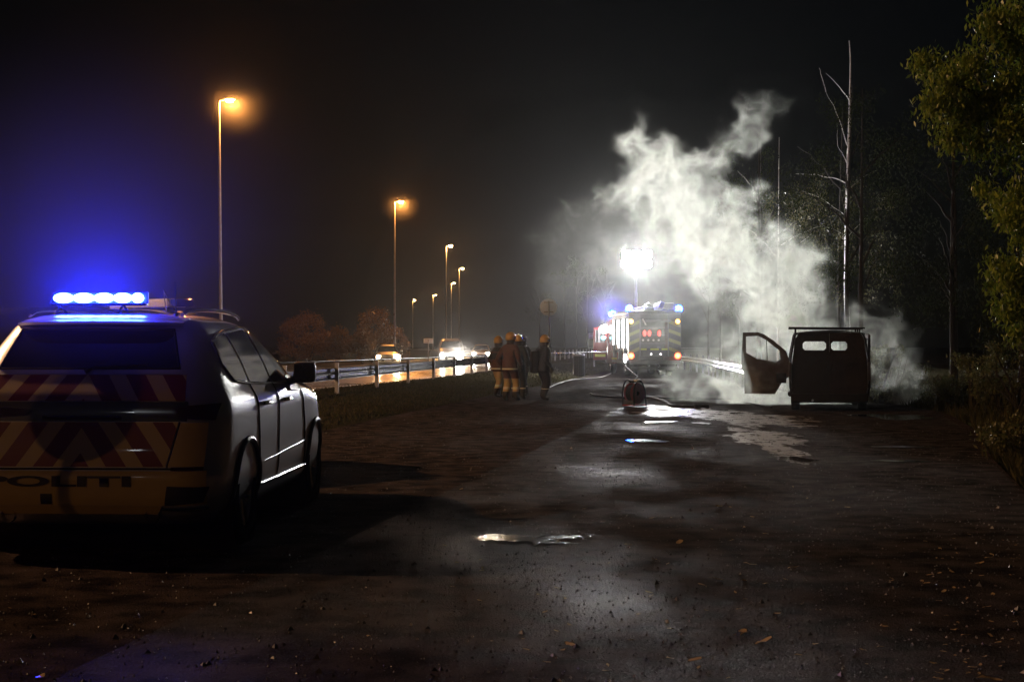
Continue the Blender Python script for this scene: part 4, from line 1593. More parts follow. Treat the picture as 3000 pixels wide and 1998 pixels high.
    for y in (0.22, 1.3, 2.4):
        MB().tube([(-0.92, y, 0.13), (0.80, y, 0.115)], 0.018, 8).build('cross_bar', M['burnt'], rk, smooth=True)
        for x in (-0.76, 0.68):
            MB().box((x, y, 0.05), (0.035, 0.05, 0.15)).build('foot', M['burnt'], rk)
    MB().tube([(-0.78, 0.1, 0.12), (-0.78, 2.6, 0.12)], 0.014, 6).build('side_bar', M['burnt'], rk)
    # front doors: left one swung open towards the camera, right one ajar
    dp = [(0, 0.0), (0.37, 0.0), (0.80, 0.0), (1.0, 0.05), (1.02, 0.42), (1.06, 0.55), (1.09, 0.9), (1.06, 1.36), (0.66, 1.33), (0.50, 1.27), (0.03, 0.90), (-0.02, 0.45)]
    outer = [(2266, 1158), (2176, 1156), (2174, 1094), (2166, 1078), (2171, 974), (2215, 973), (2233, 979), (2262, 998), (2300, 1030), (2309, 1060), (2312, 1104), (2290, 1118)]
    hole = [(2180, 1034), (2180, 986), (2216, 984), (2240, 996), (2280, 1028), (2284, 1054), (2268, 1062), (2212, 1052)]
    sc_ = 36.6 / FPX

    def toL(p):
        return ((2310 - p[0]) * sc_, (1156 - p[1]) * sc_)
    O_, H_ = [toL(p) for p in outer], [toL(p) for p in hole]
    bm = bmesh.new()
    front = []
    for th in (0.0, 0.055):
        lo = [bm.verts.new((u, th, v)) for u, v in O_]
        li = [bm.verts.new((u, th, v)) for u, v in H_]
        eo = [bm.edges.new((lo[i], lo[(i + 1) % len(lo)])) for i in range(len(lo))]
        ei = [bm.edges.new((li[i], li[(i + 1) % len(li)])) for i in range(len(li))]
        bmesh.ops.triangle_fill(bm, edges=eo + ei, use_beauty=True)
        front.append((lo, li))
    for k in (0, 1):
        a, b = front[0][k], front[1][k]
        for i in range(len(a)):
            j = (i + 1) % len(a)
            bm.faces.new((a[i], a[j], b[j], b[i]))
    bmesh.ops.recalc_face_normals(bm, faces=bm.faces)
    me = bpy.data.meshes.new('front_door')
    bm.to_mesh(me)
    bm.free()
    me.materials.append(M['burntpale'])
    for sgn, ang, hx in ((-1, R(180), -0.90), (1, R(-105), 0.88)):
        d_ = link('front_door', me, root)
        d_.location = (hx, 3.35 if sgn < 0 else 3.75, 0.30)
        if sgn < 0:
            d_.rotation_euler = (0, 0, R(190.5))
            d_['label'] = 'open scorched front door with an empty window frame'
        else:
            d_.rotation_euler = (0, R(3), R(-85))
        MB().tube([(*toL((2241, 997)), 0)[0:1] + (0.027,) + (toL((2241, 997))[1],), (toL((2244, 1057))[0], 0.027, toL((2244, 1057))[1])], 0.009, 6).build('window_bar', M['burnt'], d_)
        MB().box((toL((2285, 1100))[0], 0.065, toL((2240, 1110))[1]), (0.25, 0.03, 0.25)).build('door_pocket', M['rust'], d_, bevel=0.01)
    return root


burnt_van()


# ------------------------------------------------------------------ fire engine
def fire_engine():
    root = empty('fire_engine', (6.74, 70.0, 0), math.atan(0.082), 'fire engine with its rear open, blue beacons on and a floodlight mast raised', 'fire engine')
    hw = 1.25
    L = 8.2
    A = lambda *a: MB().b2(*a)
    # chassis and body frame
    m = MB()
    m.b2(-1.0, 1.0, 0.3, 7.8, 0.55, 0.75)
    m.build('chassis', M['truckdark'], root, bevel=0.02)
    A(-hw, hw, 0.05, 5.3, 2.95, 3.1).build('roof', M['trucksteel'], root, bevel=0.02)
    A(hw - 0.55, hw, 0.06, 5.3, 0.75, 2.947).build('side_wall', M['firered'], root, bevel=0.02)
    A(-0.70, hw - 0.553, 1.6, 5.3, 0.753, 2.946).build('water_tank', M['truckdark'], root)
    A(-hw + 0.02, -0.70, 0.06, 0.45, 0.752, 2.947).build('rear_pillar', M['trucksteel'], root, bevel=0.015)
    # three open lockers on the near side, each with light strips, shelves and gear
    ys_ = [(0.50, 1.9), (2.0, 3.5), (3.6, 5.2)]
    for y0, y1 in ys_:
        bay = A(-hw + 0.05, -0.71, y1, y1 + 0.10 - 0.004, 0.755, 2.945).build('locker', M['trucksteel'], root)
        for zz in (1.25, 1.75, 2.2):
            A(-hw + 0.12, -0.72, y0 + 0.05, y1 - 0.02, zz, zz + 0.03).build('shelf', M['galvdull'], bay)
        for yy in (y0 + 0.10, y1 - 0.10):
            A(-hw + 0.02, -hw + 0.07, yy - 0.035, yy + 0.035, 1.35 if y0 < 3 else 1.5, 2.72).build('light_strip', M['baywhite'], bay)
        for k in range(4):
            yy = y0 + 0.2 + k * (y1 - y0 - 0.4) / 3
            MB().cyl((-0.95, yy, 0.80), (-0.95, yy, 1.12), 0.10, n=12).build('hose_roll' if k % 2 else 'cylinder_bottle', M['firered'] if k % 2 else M['hivis'], bay, smooth=True)
            A(-1.1, -0.8, yy - 0.12, yy + 0.12, 1.285, 1.52).build('tool_case', M['trucksteel'] if k % 2 else M['firered'], bay, bevel=0.01)
        A(-hw - 0.01, -hw + 0.02, y0, y1, 2.78, 2.94).build('rolled_shutter', M['galvdull'], bay, bevel=0.005)
    A(-hw - 0.02, -hw + 0.03, 0.5, 5.2, 0.62, 0.75).build('drop_step', M['galv'], root, bevel=0.008)
    A(-hw - 0.03, -hw - 0.0, 3.7, 5.2, 0.76, 0.86).build('yellow_flap', M['hivis'], root)
    # rear face
    A(-hw + 0.02, -0.70, 0.0, 0.055, 0.95, 2.95).build('rear_panel', M['trucksteel'], root, bevel=0.01)
    A(0.62, hw - 0.0, 0.0, 0.055, 0.95, 2.95).build('rear_panel', M['trucksteel'], root, bevel=0.01)
    A(-0.697, 0.617, 0.0, 0.055, 2.70, 2.95).build('rear_header', M['trucksteel'], root, bevel=0.01)
    for x in (-0.71, 0.63):
        A(x - 0.02, x + 0.02, -0.03, -0.003, 0.95, 2.70).build('door_rail', M['galv'], root, bevel=0.005)
    A(-0.68, 0.60, 0.7, 0.75, 0.95, 2.68).build('pump_panel', M['trucksteel'], root)
    m = MB()
    m.b2(-0.62, 0.70, -0.35, 0.02, 2.55, 2.66)
    m.build('rolled_door', M['galv'], root, bevel=0.03)
    MB().tube([(-0.66, -0.36, 2.7), (-0.5, -0.4, 2.42)], 0.04, 8).build('lamp_tube', M['whiteplastic'], root)
    for zz in (1.55, 1.95, 2.3):
        A(-0.66, 0.58, 0.25, 0.69, zz, zz + 0.03).build('shelf', M['galvdull'], root)
    for k, x in enumerate((-0.45, -0.2, 0.05, 0.3)):
        MB().lathe([(0.05, 0), (0.085, 0.0), (0.085, -0.07), (0.05, -0.08), (0, -0.08)], (x, 0.67, 1.2 + 0.13 * (k % 2)), 'y', 16).build('hose_coupling', M['galv'], root, smooth=True)
        MB().lathe([(0, -0.01), (0.05, -0.01), (0.055, 0.02)], (x, 0.66, 1.72), 'y', 14).build('gauge', M['whiteplastic'], root, smooth=True)
        A(x - 0.1, x + 0.1, 0.3, 0.66, 2.0, 2.24).build('tool_case', M['truckdark'], root, bevel=0.015)
    for x in (-0.50, -0.27, 0.20):
        MB().ico((x, -0.02, 2.04), 1, 2, (0.085, 0.04, 0.15)).build('red_lamp', M['redlamp'], root, smooth='all')
    for x0, x1 in ((-0.67, -0.40), (-0.22, 0.18), (0.32, 0.60)):
        A(x0, x1, -0.012, 0.0 - 0.003, 1.25, 1.33).build('yellow_strip', M['hivis'], root)
    A(-0.67, 0.60, 0.02, 0.055, 0.95, 1.34).build('tail_board', M['trucksteel'], root, bevel=0.008)
    # diagonal hi-vis stripes on the rear panels
    for sgn, xa, xb in ((-1, -1.2, -0.74), (1, 0.66, 1.22)):
        for k in range(4):
            z0 = 1.05 + 0.42 * k
            mm = MB()
            pl = [(xa, z0), (xa, z0 + 0.16), (xb, z0 + 0.36), (xb, z0 + 0.20)]
            if sgn > 0:
                pl = [(xa, z0 + 0.20), (xa, z0 + 0.36), (xb, z0 + 0.16), (xb, z0)]
            mm.prism(pl, -0.006, -0.003, lambda u, v, h: (u, h, v))
            mm.build('stripe', M['stripe'], root)
    for x in (-0.18, 0.27):
        MB().ico((x, -0.01, 1.06), 0.035, 1).build('marker_lamp', M['baywhite'], root, smooth='all')
    # lamps
    for x in (-1.14, 1.09):
        MB().lathe([(0, -0.05), (0.075, -0.045), (0.10, 0.0)], (x, 0.0, 2.60), 'y', 16).build('amber_lamp', M['amber'], root, smooth=True)
        MB().lathe([(0, -0.06), (0.075, -0.055), (0.09, 0.0)], (x, -0.005, 0.98), 'y', 16).build('amber_lamp', M['amber'], root, smooth=True)
        MB().lathe([(0.10, -0.03), (0.15, -0.03), (0.15, 0.0)], (x, 0.0, 0.98), 'y', 18).build('tail_ring', M['redtail'], root, smooth=True)
    for x, y, z in ((-1.18, 0.3, 3.20), (1.20, 0.3, 3.20)):
        MB().lathe([(0.14, -0.11), (0.16, -0.05), (0.15, 0.07), (0.08, 0.15), (0, 0.17)], (x, y, z), n=16).build('beacon', M['bluetruck'], root, smooth=True)
        MB().cyl((x, y, z - 0.12), (x, y, z - 0.10), 0.12, n=16).build('beacon_base', M['black'], root)
    # bumper, underrun, hook
    A(-1.2, 1.2, -0.12, -0.0 - 0.003, 0.60, 0.76).build('rear_bumper', M['galv'], root, bevel=0.015)
    A(-1.1, 1.1, 0.02, 0.10, 0.35, 0.47).build('underrun_bar', M['truckdark'], root, bevel=0.01)
    MB().tube([(0.12, -0.12, 0.62), (0.12, -0.24, 0.60), (0.19, -0.24, 0.5), (0.12, -0.16, 0.45)], 0.025, 8).build('tow_hook', M['galv'], root, smooth=True)
    # wheels
    for y in (2.0, 6.7):
        for sgn in (1, -1):
            for xo in ((0.98, 0.68) if y < 3 else (1.0,)):
                wheel(root, sgn * xo, y, 0.48, 0.28, sgn, True)
    for sgn in (1, -1):
        A(sgn * 1.0 - 0.2, sgn * 1.0 + 0.2, 1.25, 1.28, 0.25, 0.85).build('mud_flap', M['black'], root)
    # cab
    sh = CarShape([(0.55, 5.42, 8.05, 1.18, 0.1, 0.1, 0.25, 0.3), (0.8, 5.42, 8.2, 1.25, 0.1, 0.1, 0.25, 0.3), (1.5, 5.42, 8.2, 1.25, 0.1, 0.1, 0.25, 0.35), (2.6, 5.42, 8.0, 1.2, 0.1, 0.1, 0.25, 0.4), (2.8, 5.5, 7.8, 1.1, 0.1, 0.1, 0.3, 0.5)])
    sh.body(14).build('cab', M['firered'], root, smooth=True)
    for sgn in (1, -1):
        p = side_proj(sh, sgn)
        panel([(5.65, 1.55), (6.65, 1.55)], [(5.65, 2.45), (6.65, 2.45)], p, 0.006, 8, 4).build('side_window', M['carglass'], root)
        panel([(6.8, 1.45), (7.75, 1.4)], [(6.8, 2.45), (7.65, 2.45)], p, 0.006, 8, 4).build('side_window', M['carglass'], root)
        mr = MB().box((sgn * 1.45, 7.9, 2.0), (0.22, 0.14, 0.5)).build('mirror', M['black'], root, bevel=0.03)
        MB().box((sgn * 1.45, 7.82, 2.0), (0.18, 0.008, 0.42)).build('mirror_glass', M['chrome'], mr)
        MB().tube([(sgn * 1.2, 7.9, 2.3), (sgn * 1.45, 7.9, 2.25)], 0.02, 6).build('mirror_arm', M['black'], root)
    panel([(-1.05, 1.5), (1.05, 1.5)], [(-1.0, 2.5), (1.0, 2.5)], front_proj(sh), 0.01, 14, 5).build('windscreen', M['carglass'], root)
    MB().box((0, 7.3, 2.93), (1.9, 0.35, 0.18)).build('light_bar', M['blueoff'], root, bevel=0.03)
    for x in (-0.95, 0.75):
        MB().ico((x, 7.22, 3.10), 1, 2, (0.20, 0.12, 0.16)).build('beacon', M['bluetruck'], root, smooth='all')
    # open cab door with a work lamp, seen past the body
    dm = MB().box((-1.62, 6.95, 1.55), (0.72, 0.07, 1.7)).build('cab_door', M['firered'], root, bevel=0.04)
    MB().box((-1.62, 6.905, 1.95), (0.52, 0.012, 0.65)).build('door_window', M['carglass'], dm)
    MB().box((-1.62, 6.905, 0.95), (0.55, 0.012, 0.14)).build('door_film', M['hivis'], dm)
    MB().ico((-1.45, 6.7, 2.30), 1, 2, (0.24, 0.09, 0.22)).build('work_lamp', M['cablamp'], root, smooth='all')
    MB().ico((-1.48, 6.72, 1.85), 1, 2, (0.13, 0.07, 0.10)).build('step_lamp', M['cyanlamp'], root, smooth='all')
    MB().ico((-1.30, 0.75, 0.86), 1, 2, (0.09, 0.10, 0.22)).build('work_lamp', M['baywhite'], root, smooth='all')
    # roof gear
    rg = MB()
    for x in (-0.35, 0.1):
        rg.tube([(x, 0.2, 3.3), (x, 4.8, 3.3)], 0.035, 8)
    for k in range(12):
        rg.tube([(-0.35, 0.35 + 0.38 * k, 3.3), (0.1, 0.35 + 0.38 * k, 3.3)], 0.02, 6)
    rg.build('ladder', M['galv'], root, smooth=True)
    MB().box((0.58, 0.8, 3.32), (0.75, 1.2, 0.32)).build('roof_box', M['galv'], root, bevel=0.03)
    MB().tube([(-0.7, 0.1, 3.1), (-0.5, 0.1, 3.14), (-0.45, 0.1, 3.38), (-0.3, 0.1, 3.45), (-0.1, 0.1, 3.35)], 0.03, 8).build('grab_rail', M['galv'], root, smooth=True)
    MB().box((0.32, 0.05, 3.38), (0.22, 0.2, 0.3), Matrix.Rotation(0.35, 3, 'Y')).build('strap_bag', M['reelblue'], root, bevel=0.03)
    # floodlight mast
    ms = empty('light_mast', (-0.30, 3.6, 3.1))
    ms.parent = root
    MB().cyl((0, 0, 0), (0, 0, 1.0), 0.075, n=14).build('mast_tube', M['galv'], ms, smooth=True)
    MB().cyl((0, 0, 1.0), (0, 0, 1.9), 0.058, n=14).build('mast_tube', M['galv'], ms, smooth=True)
    MB().cyl((0, 0, 1.9), (0, 0, 2.62), 0.042, n=14).build('mast_tube', M['galv'], ms, smooth=True)
    MB().box((0, 0, 2.62), (1.5, 0.06, 0.06)).build('cross_beam', M['galvdull'], ms)
    for i, x in enumerate((-0.50, 0.0, 0.50)):
        for zz in (2.40, 2.86):
            hd = MB().box((x, -0.07, zz), (0.46, 0.12, 0.36), Matrix.Rotation(R(-6), 3, 'X')).build('flood_head', M['black'], ms, bevel=0.02)
            MB().box((x, -0.142, zz - 0.008), (0.42, 0.012, 0.32), Matrix.Rotation(R(-6), 3, 'X')).build('flood_lens', M['flood'], hd)
    return root


fire_engine()


# ------------------------------------------------------------------ hose reel and hoses
def hose_reel():
    c = gp(1858, 1190)
    root = empty('hose_reel', (c.x, c.y, 0), R(-48), 'red portable hose reel with a blue hub on the wet road', 'hose reel')
    # two drum cheeks facing left and right of the axle
    r = 0.25
    for x in (-0.10, 0.12):
        MB().lathe([(0.06, -0.012), (r, -0.012), (r + 0.012, 0), (r, 0.012), (0.06, 0.012), (0.06, -0.012)], (x, 0, 0.32), 'x', 32).build('drum_cheek', M['reelred'], root, smooth=True)
    co = MB()
    for k in range(5):
        x = -0.075 + 0.035 * k
        co.lathe([(0.20 + 0.02 * math.cos(t), 0.02 * math.sin(t)) for t in np.linspace(0, 2 * math.pi, 9)], (x, 0, 0.32), 'x', 28)
    co.build('wound_hose', M['hoseblack'], root, smooth=True)
    MB().lathe([(0, -0.16), (0.11, -0.155), (0.12, -0.12), (0.08, -0.10)], (0, 0, 0.42), 'x', 24).build('hub', M['reelblue'], root, smooth=True)
    for x in (-0.20, 0.19):
        MB().tube(cat_rom([(x, -0.20, 0.02), (x, -0.21, 0.35), (x, -0.12, 0.60), (x, 0.05, 0.62), (x, 0.2, 0.35), (x, 0.22, 0.02)], 5), 0.016, 8).build('frame', M['hoseblack'], root, smooth=True)
    for y in (-0.20, 0.22):
        MB().tube([(-0.20, y, 0.03), (0.19, y, 0.03)], 0.016, 8).build('foot_bar', M['reelred'], root)
    MB().box((0.0, -0.21, 0.10), (0.30, 0.02, 0.10)).build('base_plate', M['galv'], root, bevel=0.006)
    MB().tube([(-0.2, 0.03, 0.62), (0.19, 0.03, 0.62)], 0.018, 8).build('handle', M['hoseblack'], root)
    MB().box((0.1, 0.0, 0.64), (0.16, 0.08, 0.05)).build('latch', M['whiteplastic'], root, bevel=0.01)
    return c, root


reel_c, reel = hose_reel()


def hose(name_label, pts, r, mat, cat='hose', flat=1.0):
    P = cat_rom(pts, 8)
    o = MB().tube(P, r, 10).build('hose', mat, None, smooth=True)
    return tag(o, name_label, cat)


a_ = gp(1834, 1100)
hose('black hose bowing down from the fire engine to the reel', [reel_c + Vector((-0.02, 0.0, 0.62)), at(1855, 1120, 37.2), at(1866, 1105, 38.5), at(1860, 1098, 41), at(1845, 1084, 48), at(1834, 1074, 60), at(1830, 1066, 69.5)], 0.022, M['hoseblack'])
hose('dark hose lying on the road left of the reel', [Vector((*gp(1835, 1168).xy, 0.03)), Vector((*gp(1790, 1166).xy, 0.03)), Vector((*gp(1750, 1162).xy, 0.03)), Vector((*gp(1730, 1158).xy, 0.04))], 0.028, M['hoseblack'])
hose('dark hose running right from the reel towards the burnt van', [Vector((*gp(1885, 1166).xy, 0.03)), Vector((*gp(1915, 1170).xy, 0.03)), Vector((*gp(1950, 1181).xy, 0.03)), Vector((*gp(1972, 1193).xy, 0.03)), Vector((*gp(2045, 1196).xy, 0.03))], 0.035, M['hoseblack'])
hose('long thin dark hose stretched over the road behind the reel', [Vector((*gp(1905, 1166).xy, 0.022)), Vector((*gp(1990, 1170).xy, 0.022)), Vector((*gp(2120, 1172).xy, 0.022)), Vector((*gp(2260, 1196).xy, 0.022))], 0.02, M['hoseblack'])
hose('pale fire hose curving along the edge of the grass verge', [Vector((*gp(1607, 1138).xy, 0.03)), Vector((*gp(1640, 1124).xy, 0.03)), Vector((*gp(1680, 1114).xy, 0.03)), Vector((*gp(1722, 1111).xy, 0.03)), Vector((*gp(1765, 1106).xy, 0.03)), Vector((*gp(1795, 1093).xy, 0.03))], 0.019, M['hosewhite'])
nz_o = MB().tube([(*gp(2035, 1197).xy, 0.06), (*(gp(2035, 1197) + Vector((0.16, 0.05, 0))).xy, 0.06), (*(gp(2035, 1197) + Vector((0.34, 0.1, 0))).xy, 0.05)], [0.05, 0.035, 0.05], 10)
nz_o.tube([(*(gp(2035, 1197) + Vector((0.1, 0.03, 0))).xy, 0.06), (*(gp(2035, 1197) + Vector((0.12, -0.06, 0))).xy, 0.0)], 0.02, 8)
tag(nz_o.build('hose_nozzle', M['black'], None, smooth=True), 'black branch nozzle lying at the end of the dark hose', 'nozzle')


# ------------------------------------------------------------------ people
def cloth(name, steps, rough=0.75):
    """clothing print by height: steps = [(z, colour), ...]"""
    m = bpy.data.materials.new(name)
    t, b = nodes_of(m)
    L = t.links
    tc = N(t, 'ShaderNodeTexCoord')
    sp = N(t, 'ShaderNodeSeparateXYZ')
    L.new(tc.outputs['Object'], sp.inputs[0])
    dv = N(t, 'ShaderNodeMath', operation='DIVIDE')
    L.new(sp.outputs['Z'], dv.inputs[0])
    dv.inputs[1].default_value = 2.0
    rp = N(t, 'ShaderNodeValToRGB')
    rp.color_ramp.interpolation = 'CONSTANT'
    e = rp.color_ramp.elements
    e[0].position = 0
    e[0].color = (*steps[0][1], 1)
    e.remove(e[1])
    for z, c in steps[1:]:
        q = e.new(z / 2.0)
        q.color = (*c, 1)
    L.new(dv.outputs[0], rp.inputs[0])
    nz = N(t, 'ShaderNodeTexNoise')
    nz.inputs['Scale'].default_value = 9
    nz.inputs['Detail'].default_value = 5
    L.new(tc.outputs['Object'], nz.inputs['Vector'])
    mx = N(t, 'ShaderNodeMix', data_type='RGBA', blend_type='MULTIPLY')
    mx.inputs['Factor'].default_value = 0.5
    L.new(rp.outputs[0], mx.inputs[6])
    L.new(nz.outputs['Color'], mx.inputs[7])
    L.new(mx.outputs[2], b.inputs['Base Color'])
    b.inputs['Roughness'].default_value = rough
    bp = N(t, 'ShaderNodeBump')
    bp.inputs['Strength'].default_value = 0.6
    bp.inputs['Distance'].default_value = 0.03
    L.new(nz.outputs['Fac'], bp.inputs['Height'])
    L.new(bp.outputs[0], b.inputs['Normal'])
    return m


DK, NAVY, TAN, BOOT, BAND, BROWN = (0.022, 0.028, 0.028), (0.016, 0.018, 0.028), (0.48, 0.36, 0.16), (0.02, 0.02, 0.02), (0.75, 0.72, 0.5), (0.10, 0.045, 0.032)
SK = (0.42, 0.26, 0.19)


def person(label, loc, yaw, feet, hands, mat, helmet, height=1.0, lean=(0, 0), head_turn=0.0, baggy=1.0, pack=None):
    root = empty('person', loc, yaw, label, 'person', 'firefighters beside the road')
    V, E, Rr = [], [], []

    def v(p, r, par=None):
        V.append(Vector(p))
        Rr.append(r if isinstance(r, tuple) else (r, r))
        if par is not None:
            E.append((par, len(V) - 1))
        return len(V) - 1
    lx, ly = lean
    pel = v((0, 0, 0.95), (0.165 * baggy, 0.135 * baggy))
    sp1 = v((lx * 0.3, ly * 0.3, 1.12), (0.165 * baggy, 0.135 * baggy), pel)
    ch = v((lx * 0.7, ly * 0.7, 1.32), (0.195, 0.145), sp1)
    nk = v((lx, ly, 1.49), 0.085, ch)
    n2 = v((lx, ly + 0.01, 1.545), 0.062, nk)
    hd = v((lx, ly + 0.02, 1.64), (0.085, 0.095), n2)
    v((lx, ly + 0.01, 1.72), (0.075, 0.085), hd)
    c_, s_ = math.cos(head_turn), math.sin(head_turn)
    v((lx - 0.105 * s_, ly + 0.02 + 0.105 * c_, 1.625), 0.018, hd)
    for sgn, hp in zip((-1, 1), hands):
        sh = v((lx * 0.8 + sgn * 0.185, ly * 0.8, 1.40), 0.095, ch)
        hpv = Vector(hp)
        s0 = Vector((lx * 0.8 + sgn * 0.185, ly * 0.8, 1.40))
        mid = (s0 + hpv) / 2
        d = (hpv - s0).length
        bend = math.sqrt(max(0.0, 0.31 ** 2 - (d / 2) ** 2))
        el = mid + Vector((sgn * 0.4, -0.8, -0.2)).normalized() * bend
        e1 = v(el, 0.072, sh)
        v(s0.lerp(el, 0.5), 0.08)
        V.pop(), Rr.pop()
        v(hpv, 0.052, e1)
    for sgn, fp in zip((-1, 1), feet):
        hip = v((sgn * 0.10, 0, 0.86), (0.125 * baggy, 0.125 * baggy), pel)
        an = Vector((fp[0], fp[1], fp[2] + 0.10))
        s0 = Vector((sgn * 0.10, 0, 0.86))
        mid = s0.lerp(an, 0.52)
        d = (an - s0).length
        bend = math.sqrt(max(0.0, 0.40 ** 2 - (d / 2) ** 2))
        kn = mid + Vector((0, 1, 0.1)).normalized() * bend
        k_ = v(kn, 0.095 * baggy, hip)
        sh_ = v(kn.lerp(an, 0.6), 0.085 * baggy, k_)
        a_ = v(an, 0.075 * baggy, sh_)
        fd = Vector((sgn * 0.25, 1, 0)).normalized()
        f1 = v(an + fd * 0.05 + Vector((0, 0, -0.055)), 0.055, a_)
        v(an + fd * 0.17 + Vector((0, 0, -0.065)), 0.042, f1)
    me = bpy.data.meshes.new('body')
    me.from_pydata([tuple(p * height) for p in V], E, [])
    o = link('body', me, root)
    md = o.modifiers.new('skin', 'SKIN')
    for i, sv in enumerate(me.skin_vertices[0].data):
        sv.radius = (Rr[i][0] * height, Rr[i][1] * height)
    me.skin_vertices[0].data[0].use_root = True
    sb = o.modifiers.new('sub', 'SUBSURF')
    sb.levels = sb.render_levels = 2
    dg = bpy.context.evaluated_depsgraph_get()
    nm = bpy.data.meshes.new_from_object(o.evaluated_get(dg))
    o.modifiers.clear()
    o.data = nm
    bpy.data.meshes.remove(me)
    nm.materials.clear()
    nm.materials.append(mat)
    nm.polygons.foreach_set('use_smooth', [True] * len(nm.polygons))
    # gloves with five fingers
    for sgn, hp in zip((-1, 1), hands):
        g_ = MB()
        h = Vector(hp) * height
        g_.ico(h + Vector((0, 0.0, -0.04)), 1, 2, (0.028, 0.048, 0.055))
        for k in range(4):
            y = -0.036 + 0.024 * k
            ln = (0.075, 0.088, 0.082, 0.062)[k]
            b0 = h + Vector((0, y, -0.075))
            g_.tube([b0, b0 + Vector((-sgn * 0.008, 0.004, -ln * 0.5)), b0 + Vector((-sgn * 0.03, 0.008, -ln * 0.95))], [0.013, 0.012, 0.009], 6)
        b0 = h + Vector((0, 0.04, -0.03))
        g_.tube([b0, b0 + Vector((-sgn * 0.01, 0.03, -0.03)), b0 + Vector((-sgn * 0.02, 0.036, -0.065))], [0.015, 0.013, 0.009], 6)
        g_.build('glove', M['glove'], root, smooth='all')
    # helmet: shell, rim, visor, neck cloth
    hc = Vector((lx, ly + 0.015, 1.68)) * height
    hroot = empty('helmet', hc, head_turn)
    hroot.parent = root
    hm = MB()
    prof = [(0.0, 0.135), (0.05, 0.128), (0.09, 0.105), (0.118, 0.065), (0.128, 0.01), (0.128, -0.05), (0.118, -0.06)]
    hm.lathe(prof, n=24)
    hm.v = [(x * 0.98, y * 1.15, z) for x, y, z in hm.v]
    hm.build('shell', helmet, hroot, smooth='all')
    MB().tube([(0, -0.14 * math.cos(t) + 0.0, 0.02 + 0.125 * math.sin(t)) for t in np.linspace(0.15, 2.9, 12)], 0.016, 6).build('crest', helmet, hroot, smooth=True)
    vm = MB()
    vs, fs = [], []
    for k in range(11):
        t = R(20 + 14 * k)
        for z, q in ((0.035, 1.0), (-0.045, 1.02)):
            vs.append((0.132 * math.cos(t) * q, 0.155 * math.sin(t) * q, z))
    for k in range(10):
        fs.append((2 * k, 2 * k + 1, 2 * k + 3, 2 * k + 2))
    vm.add(vs, fs).build('visor', M['visor'], hroot, smooth='all')
    MB().lathe([(0.122, -0.05), (0.118, -0.10), (0.125, -0.15)], n=20).build('neck_cloth', M['glove'], hroot, smooth='all')
    for x in (-1, 1):
        MB().box((x * 0.132, 0.02, -0.01), (0.012, 0.06, 0.05)).build('side_fitting', M['galvdull'], hroot, bevel=0.004)
    if pack == 'tank':
        MB().tube([(0, -0.20, 0.98), (0, -0.20, 1.02), (0, -0.21, 1.36), (0, -0.20, 1.42)], [0.04, 0.075, 0.075, 0.03], 12).build('air_cylinder', M['black'], root, smooth=True)
        MB().box((0, -0.14, 1.2), (0.26, 0.04, 0.46)).build('back_plate', M['black'], root, bevel=0.015)
    # coat skirt hanging over the trousers
    sk = MB()
    prof = [(0.175, 1.12), (0.19, 1.0), (0.205, 0.86), (0.21, 0.78), (0.195, 0.78), (0.19, 0.9)]
    sk.lathe([(r_ * baggy, z_ * height) for r_, z_ in prof], n=24)
    sk.v = [(x, y * 0.82 + 0.006 * math.sin(9 * math.atan2(y, x)), z) for x, y, z in sk.v]
    sk.build('coat_skirt', mat, root, smooth='all')
    return root


cm1 = cloth('turnout_gear', [(0, BOOT), (0.26, TAN), (0.30, BAND), (0.36, TAN), (0.74, BROWN), (0.80, BAND), (0.84, BROWN), (1.10, DK), (1.28, BROWN), (1.32, DK), (1.56, SK)])
cm2 = cloth('turnout_gear_brown', [(0, BOOT), (0.24, TAN), (0.30, BAND), (0.37, TAN), (0.60, BROWN), (0.84, BAND), (0.88, BROWN), (1.40, BROWN), (1.56, SK)])
cm3 = cloth('dark_uniform', [(0, BOOT), (0.2, DK), (0.28, BAND), (0.31, DK), (1.56, SK)])
cm4 = cloth('navy_uniform', [(0, BOOT), (0.22, NAVY), (0.30, BAND), (0.315, NAVY), (1.56, SK)])


def stand(px, py, z=0.0):
    return gp(px, py, z)


person('firefighter in dark jacket and tan trousers at the near end of the group', stand(1456, 1163), R(-60), [(-0.20, 0.16, 0), (0.16, -0.16, 0)], [(-0.30, 0.06, 0.88), (0.30, 0.10, 0.90)], cm1, M['helmet'], 0.97, (0, 0.03), 0.4)
person('tall firefighter in reddish brown coat with a yellow helmet, middle of the group', stand(1493, 1173), R(-30), [(-0.15, 0.0, 0), (0.15, 0.05, 0)], [(-0.30, 0.08, 0.92), (0.28, 0.16, 0.94)], cm2, M['helmet'], 1.02, (0, 0.04), -0.6, 1.08)
person('person in dark uniform close behind the tall firefighter', stand(1517, 1168), R(-20), [(-0.14, 0.02, 0), (0.14, -0.02, 0)], [(-0.27, 0.1, 0.9), (0.27, 0.12, 0.9)], cm3, M['helmet'], 1.00, (0, 0.02), 0.5, 1.05)
person('person with a dark shiny helmet half hidden at the back of the group', stand(1531, 1160), R(150), [(-0.14, 0.02, 0), (0.14, -0.02, 0)], [(-0.27, 0.1, 0.9), (0.2, 0.25, 1.05)], cm3, M['helmetdark'], 0.99, (0, 0.02), -0.4)
person('person in navy uniform and helmet standing alone beside the round sign', stand(1590, 1172), R(-65), [(-0.13, 0.05, 0), (0.13, -0.05, 0)], [(-0.28, 0.1, 0.92), (0.28, 0.14, 0.92)], cm4, M['helmet'], 0.98, (0, 0.05), 0.2, 1.1)
b_ = gp(1566, 1172)
bg = empty('carry_bag', (b_.x, b_.y, 0.0), 0.2, 'black equipment bag hanging at the side of the lone navy uniformed person', 'bag')
